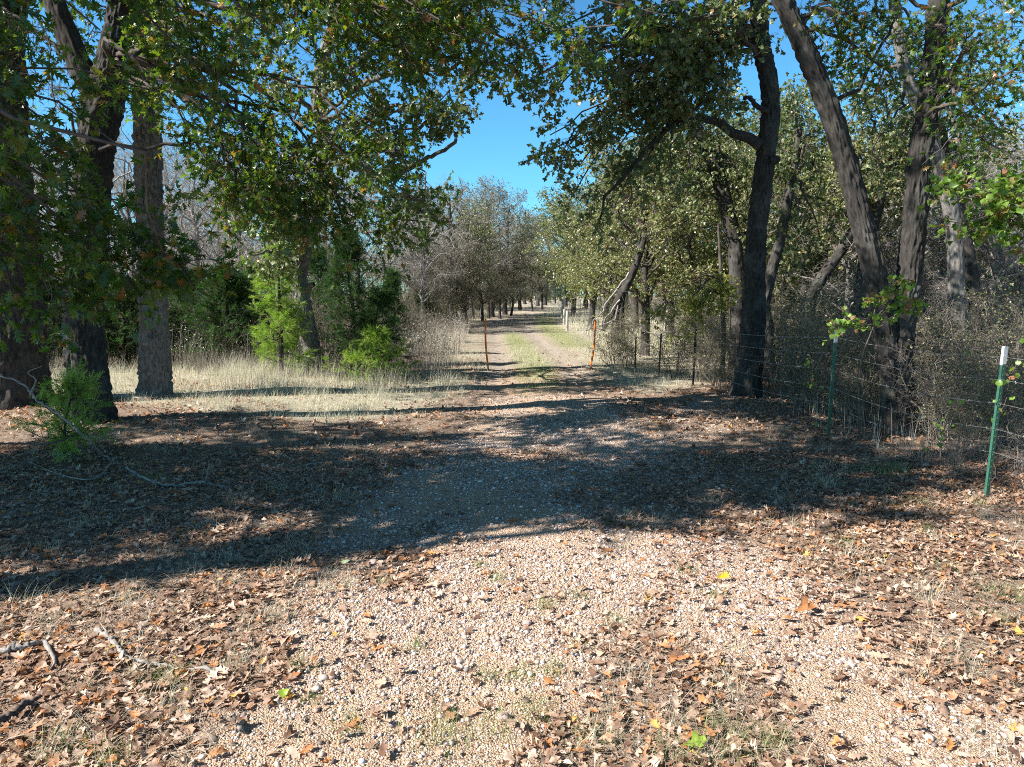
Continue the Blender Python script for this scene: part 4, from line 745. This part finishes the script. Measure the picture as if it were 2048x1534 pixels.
# ------------------------------------------------------------------ ground cover
def scatter(n, ylo, yhi, side=.8, pw=1.0):
    y = ylo + (yhi - ylo) * rng.random(n)**pw; x = (rng.random(n) * 2 - 1) * (side * y + .8); return x, y
def litter_density(x, y):
    g, tr, gr, dr = masks(x, y); px, py = pix(x, y)
    d = .97 - .93 * g; d = d * (1 - .85 * tr) * (1 - .8 * gr) * (1 - .93 * dr) + .05
    return d * (.4 + .9 * sm(.32, .62, fbm(x * 2.2, y * 2.2, 9., 4)))
mbx = MB()
for (N, yl, yh, T, s0, s1) in [(6000, 2.0, 8, LA, .03, .085), (16000, 2.0, 8, LE, .03, .10), (17000, 2.0, 8, LB, .028, .08), (30000, 2.0, 8, LC, .014, .05), (16000, 8, 17, LB, .06, .12), (7000, 17, 45, LC, .08, .14), (7000, 9, 22, LB, .06, .12)]:
    x, y = scatter(N, yl, yh, .8, .75); k = rng.random(N) < litter_density(x, y); x, y = x[k], y[k]
    if T is LC and yl > 16: k = (np.abs(x - 3.2) < 40); x, y = x[k], y[k]
    az = U(0, 2 * PI, len(x)); c = np.stack([x, y, gz(x, y) + U(.004, .03, len(x))], -1)
    leaves(mbx, c, np.stack([np.cos(az), np.sin(az), rng.normal(0, .12, len(x))], -1), np.stack([rng.normal(0, .22, len(x)), rng.normal(0, .22, len(x)), np.ones(len(x))], -1), U(s0, s1, len(x)), T, (.75, .45))
tag(obj('leaf_litter', mbx, M['litter']), 'brown and tan fallen oak leaves covering the ground', 'fallen leaves', kind='stuff')
mbx = MB(); x, y = scatter(620000, 2.1, 12.5, .62, .78); g, *_ = masks(x, y)
k = (rng.random(len(x)) < np.clip(g * 1.0 + .06, 0, 1)) & (rng.random(len(x)) < np.clip(1.25 - .085 * y, .2, 1) * (.3 + .7 * sm(.36, .52, fbm(x * 1.5, y * 1.5, 2.5)))); x, y = x[k], y[k]; N = len(x); s_ = np.clip(np.exp(rng.normal(math.log(.0036), .5, N)), .002, .02) * (1 + .12 * y / 3)
sc = np.stack([s_ * U(.8, 1.4, N), s_ * U(.8, 1.1, N), s_ * U(.5, .8, N)], -1); az = U(0, PI, N); V = iv0[None] * sc[:, None] * U(.85, 1.15, (N, 12))[..., None]
ca, sa = np.cos(az)[:, None], np.sin(az)[:, None]; V = np.stack([V[..., 0] * ca - V[..., 1] * sa, V[..., 0] * sa + V[..., 1] * ca, V[..., 2]], -1) + np.stack([x, y, gz(x, y) + s_ * .25], -1)[:, None]
mbx.add(V.reshape(-1, 3), [(if0[None] + (np.arange(N) * 12)[:, None, None]).reshape(-1, 3)], np.repeat(rng.random(N), 12))
tag(obj('gravel', mbx, M['pebble']), 'small tan, orange and white river gravel on the drive', 'gravel', kind='stuff')
# dry stalks lying about
mbx = MB(); x, y = scatter(60000, 2.0, 12, .8, .8); g, tr, gr, dr = masks(x, y); cl = sm(.45, .62, fbm(x * 1.3 + 4, y * 1.3, 3.))
k = rng.random(len(x)) < (1 - g * .85) * (.15 + .85 * cl); x, y = x[k], y[k]; N = len(x)
blades(mbx, np.stack([x, y, gz(x, y) + U(0, .02, N)], -1), U(.05, .2, N), U(0, 2 * PI, N), U(1.5, 3.5, N), U(.0015, .0035, N))
tag(obj('dry_straw', mbx, M['stalk']), 'broken dry straw lying among the leaves', 'straw', kind='stuff')
def tuftset(name, spots, nb, h, w, mat, label, cat, r=.07, lean=(.2, 1.0)):
    mbx = MB()
    for (x0, y0, s_) in spots:
        n_ = int(nb * s_); x = x0 + rng.normal(0, r * s_, n_); y = y0 + rng.normal(0, r * s_, n_)
        blades(mbx, np.stack([x, y, gz(x, y)], -1), h * s_**.5 * U(.4, 1.15, n_), U(0, 2 * PI, n_), U(lean[0], lean[1], n_), U(.6, 1.2, n_) * w)
    return tag(obj(name, mbx, M[mat]), label, cat, kind='stuff')
def spots_px(lst): return [(G(a, b)[0], G(a, b)[1], s_) for a, b, s_ in lst]
tuftset('green_grass_tufts', spots_px([(995, 1155, .5), (1090, 1210, .7), (1040, 1350, .6), (975, 1350, .5), (960, 1130, .4), (880, 1470, 1.3), (1075, 1420, .8), (1150, 1190, .5), (1110, 1340, .6), (600, 1330, .7), (330, 1360, .9), (1480, 1500, .9), (1370, 1500, 1.1), (1440, 1450, .8), (1155, 1290, .4), (1430, 1190, .5), (1690, 1090, .8), (2010, 1190, 1.2), (1990, 1240, .8), (1840, 1010, .9), (1760, 945, 1.2), (1790, 940, 1.3), (1730, 942, 1.0), (1780, 1015, .6), (1370, 1145, .5), (1230, 1240, .6), (1540, 1480, .7), (770, 1165, .5), (830, 1290, .5), (620, 1400, .4), (110, 1500, .9), (210, 1530, .9), (300, 960, .8), (1000, 1450, .7), (1180, 1470, .8), (1850, 1060, .6), (1950, 1010, .7), (1900, 1140, .6), (700, 1450, .6)]),
        120, .09, .0032, 'green', 'small green grass tufts growing through the gravel and leaves', 'grass')
dt = spots_px([(610, 1100, .9), (650, 1180, .8), (560, 1110, .6), (450, 1120, .9), (380, 1150, .8), (330, 1110, .8), (700, 1170, .6), (300, 1060, 1), (160, 1060, 1), (100, 1100, 1), (410, 1060, .9), (1640, 960, 1.4), (1660, 975, 1.2), (1600, 1050, .9), (1690, 1110, .8), (1700, 1160, .9), (1900, 1320, 1.3), (1940, 1350, .9), (1610, 1130, .7), (1850, 1180, .9), (340, 1380, .8), (120, 1500, 1), (1250, 1100, .7), (1300, 1060, .6), (1230, 960, .6), (1150, 930, .5), (490, 1340, .7), (260, 1200, .9), (520, 1240, .9), (60, 1210, 1), (1960, 1500, 1), (1480, 1310, .6), (1420, 1000, .7), (2030, 1100, 1), (1650, 900, .8), (1540, 880, .7), (1460, 850, .7), (480, 1010, .9), (560, 980, .8), (420, 950, .8), (700, 900, .7), (350, 900, .9), (620, 880, .8), (1970, 1040, .8)])
tuftset('dry_grass_tufts', dt + [(x_, y_, rng.uniform(.4, .9)) for x_, y_ in zip(*scatter(240, 2.4, 9.5)) if masks(x_, y_)[0] < .35], 55, .15, .0026, 'straw', 'thin dry grass tufts sticking out of the leaf litter', 'grass', .06, (.3, 1.4))
# pale dry grass strip and far grass
mbx = MB(); x, y = scatter(230000, 9.5, 24, .8, 1.2); g, tr, gr, dr = masks(x, y)
k = rng.random(len(x)) < dr * (.25 + .75 * sm(.3, .55, fbm(x * 1.1, y * 1.1, 5.))); x, y = x[k], y[k]; N = len(x)
tall = sm(10.5, 13.5, y) * sm(2.0, -1.5, x + .15 * y - 1) * (.4 + .9 * sm(.4, .65, fbm(x * .9 + 9, y * .9))); tall = np.maximum(tall, .25)
blades(mbx, np.stack([x, y, gz(x, y)], -1), U(.08, .34, N) * (.25 + .9 * tall) * (.35 + 1.1 * sm(.3, .65, fbm(x * 3, y * 3, 1.5))), U(0, 2 * PI, N), U(.15, 1.1, N), U(.003, .006, N))
tag(obj('dry_grass', mbx, M['straw']), 'pale dry grass strip glowing in the sun behind the left trunks', 'grass', kind='stuff')
mbx = MB(); x, y = scatter(9000, 12.5, 16, .8, 1.); k = (x < -2.0) & (masks(x, y)[3] > .4) & (rng.random(len(x)) < sm(.42, .62, fbm(x * .8, y * .8, 1.))); x, y = x[k], y[k]; N = len(x)
blades(mbx, np.stack([x, y, gz(x, y)], -1), U(.3, .65, N), U(0, 2 * PI, N), U(.05, .4, N), U(.004, .006, N)); tag(obj('tall_dry_grass', mbx, M['weed']), 'taller brownish grass stems at the back of the pale grass strip', 'grass', kind='stuff')
mbx = MB(); x, y = scatter(90000, 22, 90, .85, 1.6); g, tr, gr, dr = masks(x, y); c_ = np.interp(y, [0, 17, 25, 42, 63, 100], [.1, .62, .3, -.3, .9, 5.])
k = (np.abs(x - c_) > 2.0 + .6 * rng.random(len(x))) & (rng.random(len(x)) < .5 + .5 * dr) & ~((x > c_) & (x < c_ + 3.2) & (y < 50)); x, y = x[k], y[k]; N = len(x)
blades(mbx, np.stack([x, y, gz(x, y)], -1), U(.15, .6, N), U(0, 2 * PI, N), U(.1, .8, N), U(.012, .03, N)); tag(obj('field_grass', mbx, M['straw']), 'dry field grass under and beyond the far trees', 'grass', kind='stuff')
# grey brown dead weeds left of the track, and right verge
mbx = MB(); A = []
x, y = scatter(42000, 15.3, 36, .5, 1.); c_ = np.interp(y, [0, 17, 25, 42], [.1, .62, .3, -.3]); k = (x < c_ - 2.0) & (x > c_ - 8.5) ; A.append((x[k], y[k], 1.15))
x, y = scatter(9000, 16.5, 30, .5, 1.); c_ = np.interp(y, [0, 17, 25, 42], [.1, .62, .3, -.3]); k = (x > c_ + 2.1) & (x < c_ + 6); A.append((x[k], y[k], .55))
x, y = scatter(11000, 7, 17, .85, 1.); px, _ = pix(x, y); k = (x > 4.15) & (rng.random(len(x)) < .8); A.append((x[k], y[k], .55))
for x, y, hm in A:
    N = len(x); b = np.stack([x, y, gz(x, y)], -1); h = hm * U(.35, 1.1, N) * (.6 + .6 * fbm(x * .7, y * .7, 6.)); blades(mbx, b, h, U(0, 2 * PI, N), U(0, .55, N), U(.003, .007, N))
    q = b + np.array([0, 0, 1.]) * (h * U(.6, .97, N))[:, None]; q = q[:1 if x.min() > 3.9 else None]; leaves(mbx, q, rng.normal(0, 1, q.shape) + [0, 0, .8], rng.normal(0, 1, q.shape), U(.02, .05, len(q)), LK, (0, .3))
tag(obj('dead_weeds', mbx, M['weed']), 'grey brown dead weed stalks beside the track and along the fence', 'weeds', kind='stuff')
mbx = MB(); A = []
x, y = scatter(85000, 16.8, 95, .95, 1.25); c_ = np.interp(y, [0, 17, 25, 42, 63, 100], [.1, .62, .3, -.3, .9, 5.]); k = ((x < c_ - 3.2 - .1 * np.maximum(0, 30 - y)) | (x > c_ + 6.5)) & ~((x < -14) & (y > 60) & (y < 80)); k &= (y < 30) | (y > 38) | (x < c_)
k &= rng.random(len(x)) < sm(.36, .6, fbm(x * .35, y * .35, 4.)); x, y = x[k], y[k]; N = len(x); W1 = walk(np.stack([x, y, gz(x, y)], -1), np.stack([rng.normal(0, .45, N), rng.normal(0, .45, N), np.ones(N)], -1), U(.5, 2.3, N), 5, .25, 0)
tubes(mbx, W1, np.linspace(1, .4, 5)[None] * U(.004, .010, N)[:, None], 3)
b_, tg_ = samp(W1, U(.3, 1, (N, 3))); b_, tg_ = b_.reshape(-1, 3), tg_.reshape(-1, 3); W2 = walk(b_, nrm(tg_ + rng.normal(0, .8, b_.shape)), U(.2, .6, len(b_)), 3, .3, 0); tubes(mbx, W2, np.full((len(b_), 3), .0035), 3)
q_ = b_[::3] + rng.normal(0, .15, b_[::3].shape); q_[:, 2] = np.maximum(q_[:, 2], .1); leaves(mbx, q_, rng.normal(0, 1, q_.shape), rng.normal(0, 1, q_.shape), U(.05, .11, len(q_)), LK, (0, .3))
tag(obj('undergrowth', mbx, M['under'], bark=True), 'dark tangled undergrowth beneath the far trees', 'undergrowth', kind='stuff')
mbx = MB(); N = 90000; a_ = U(-1.15, 1.15, N); d_ = U(150, 205, N); x, y = d_ * np.tan(a_ * .8), d_; top_ = 9 + 6 * fbm(x * .06, y * .05, 2.); z = top_ * rng.random(N)**.8
leaves(mbx, np.stack([x, y, z], -1), rng.normal(0, 1, (N, 3)), rng.normal(0, 1, (N, 3)), U(.25, .7, N), LK, (0, .3)); x = U(-230, 230, 700); y = U(150, 195, 700); W1 = walk(np.stack([x, y, 0 * x], -1), np.array([[0, 0, 1.]]) + rng.normal(0, .1, (700, 3)), U(6, 10, 700), 5, .08); tubes(mbx, W1, np.full((700, 5), .14), 5)
tag(obj('distant_wood', mbx, M['browngrey']), 'far off belt of grey wood on the skyline', 'woods', kind='stuff')
# short green grass on the track
mbx = MB(); x, y = scatter(90000, 11, 60, .3, 1.5); g, tr, gr, dr = masks(x, y); k = rng.random(len(x)) < gr * (1 - tr) * (.3 + .7 * sm(.35, .6, fbm(x, y, 8.))); x, y = x[k], y[k]; N = len(x)
blades(mbx, np.stack([x, y, gz(x, y)], -1), U(.03, .09, N), U(0, 2 * PI, N), U(.2, 1, N), U(.006, .014, N), np.clip(rng.random(N) * .9 + .1 * fbm(x, y), 0, 1)); tag(obj('track_grass', mbx, M['green']), 'short green grass on the median and verge of the track', 'grass', kind='stuff')
# smilax vines on the fence
def vine(pts, label, nlf=26, ls=.06):
    q = cr(pts, 40); q[1:-1] += rng.normal(0, .02, (38, 3)); b0 = np.array(pts[0], float); r = empty('vine', b0, label, 'vine', 'thin vines on the right fence'); mbx = MB(); tubes(mbx, (q - b0)[None], np.full((1, 40), .0025), 5); obj('stem', mbx, M['twig'], r, bark=True)
    i = rng.integers(6, 40, nlf); mbx = MB(); c_ = q[i] - b0 + rng.normal(0, .05, (nlf, 3)); leaves(mbx, c_, rng.normal(0, .5, (nlf, 3)) + [0, -.2, -.6], rng.normal(0, .5, (nlf, 3)) + [-.4, -.6, .5], ls * U(.6, 1.2, nlf), LD, (.3, .2)); obj('leaves', mbx, M['lime'], r)
vine([g3(1985, 1000), P(1990, 880, 6.2), P(2010, 800, 6.1), P(2040, 700, 6), P(2080, 690, 6)], 'thin green vine climbing beside the nearest white topped post')
vine([g3(1610, 880), P(1620, 800, 8.8), P(1625, 740, 8.7), P(1600, 700, 8.7)], 'thin vine with small green leaves left of the second white topped post', 20, .05)
vine([g3(1850, 960), P(1870, 870, 7), P(1900, 850, 7), P(1930, 720, 7), P(1900, 700, 7)], 'thin vine between the two white topped posts', 18, .05)
# thin bare bush at the foot of the nearest post
for k, (px, py, s_, lb) in enumerate([(2060, 985, .4, 'thin thorny bare bush beside the foot of the nearest white topped post'), (1905, 960, .28, 'small thorny twigs left of the nearest white topped post'), (400, 760, .3, 'small bare twiggy shrub in the pale grass right of the pale barked trunk')]):
    g = G(px, py); copy_tree(protoS[0], (g[0], g[1], float(gz(g[0], g[1]))), k * 2., s_, lb, 'small bare bushes')
    C.objects[-1].parent['category'] = 'shrub' if C.objects[-1].parent else None

# place words for look-alikes that stand in a row
ORD = 'first second third fourth fifth sixth seventh eighth ninth tenth eleventh twelfth thirteenth fourteenth fifteenth sixteenth seventeenth eighteenth nineteenth twentieth'.split()
rows = {}
for o in C.objects:
    if o.parent is None and o.get('group') and o.get('label') and o['group'] in (gb, gm_, go, gr_, gf, gs, gs2, 'low oaks at the bend', 'bare trees near the right fence', 'shrubs by the right orange pole', 'small bare bushes'): rows.setdefault(o['group'], []).append(o)
look = {gb: 'leafless twiggy tree', gm_: 'grey brown oak', go: 'olive green leafy oak', gr_: 'leafy oak', gf: 'leafless grey tree', gs: 'tangled brown brush', gs2: 'grey brush', 'low oaks at the bend': 'small dark oak', 'bare trees near the right fence': 'bare grey tree', 'shrubs by the right orange pole': 'grey green shrub'}
for g_, L_ in rows.items():
    if g_ not in look: continue
    L_.sort(key=lambda o: o.location.x / o.location.y); n_ = len(L_)
    for k, o in enumerate(L_):
        if n_ > 20: w_ = ORD[k] + ' from the left' if k < n_ / 2 else ORD[n_ - 1 - k] + ' from the right'
        else: w_ = ORD[k] + ' from the left'
        o['label'] = look[g_] + ', ' + w_ + ' of the ' + g_
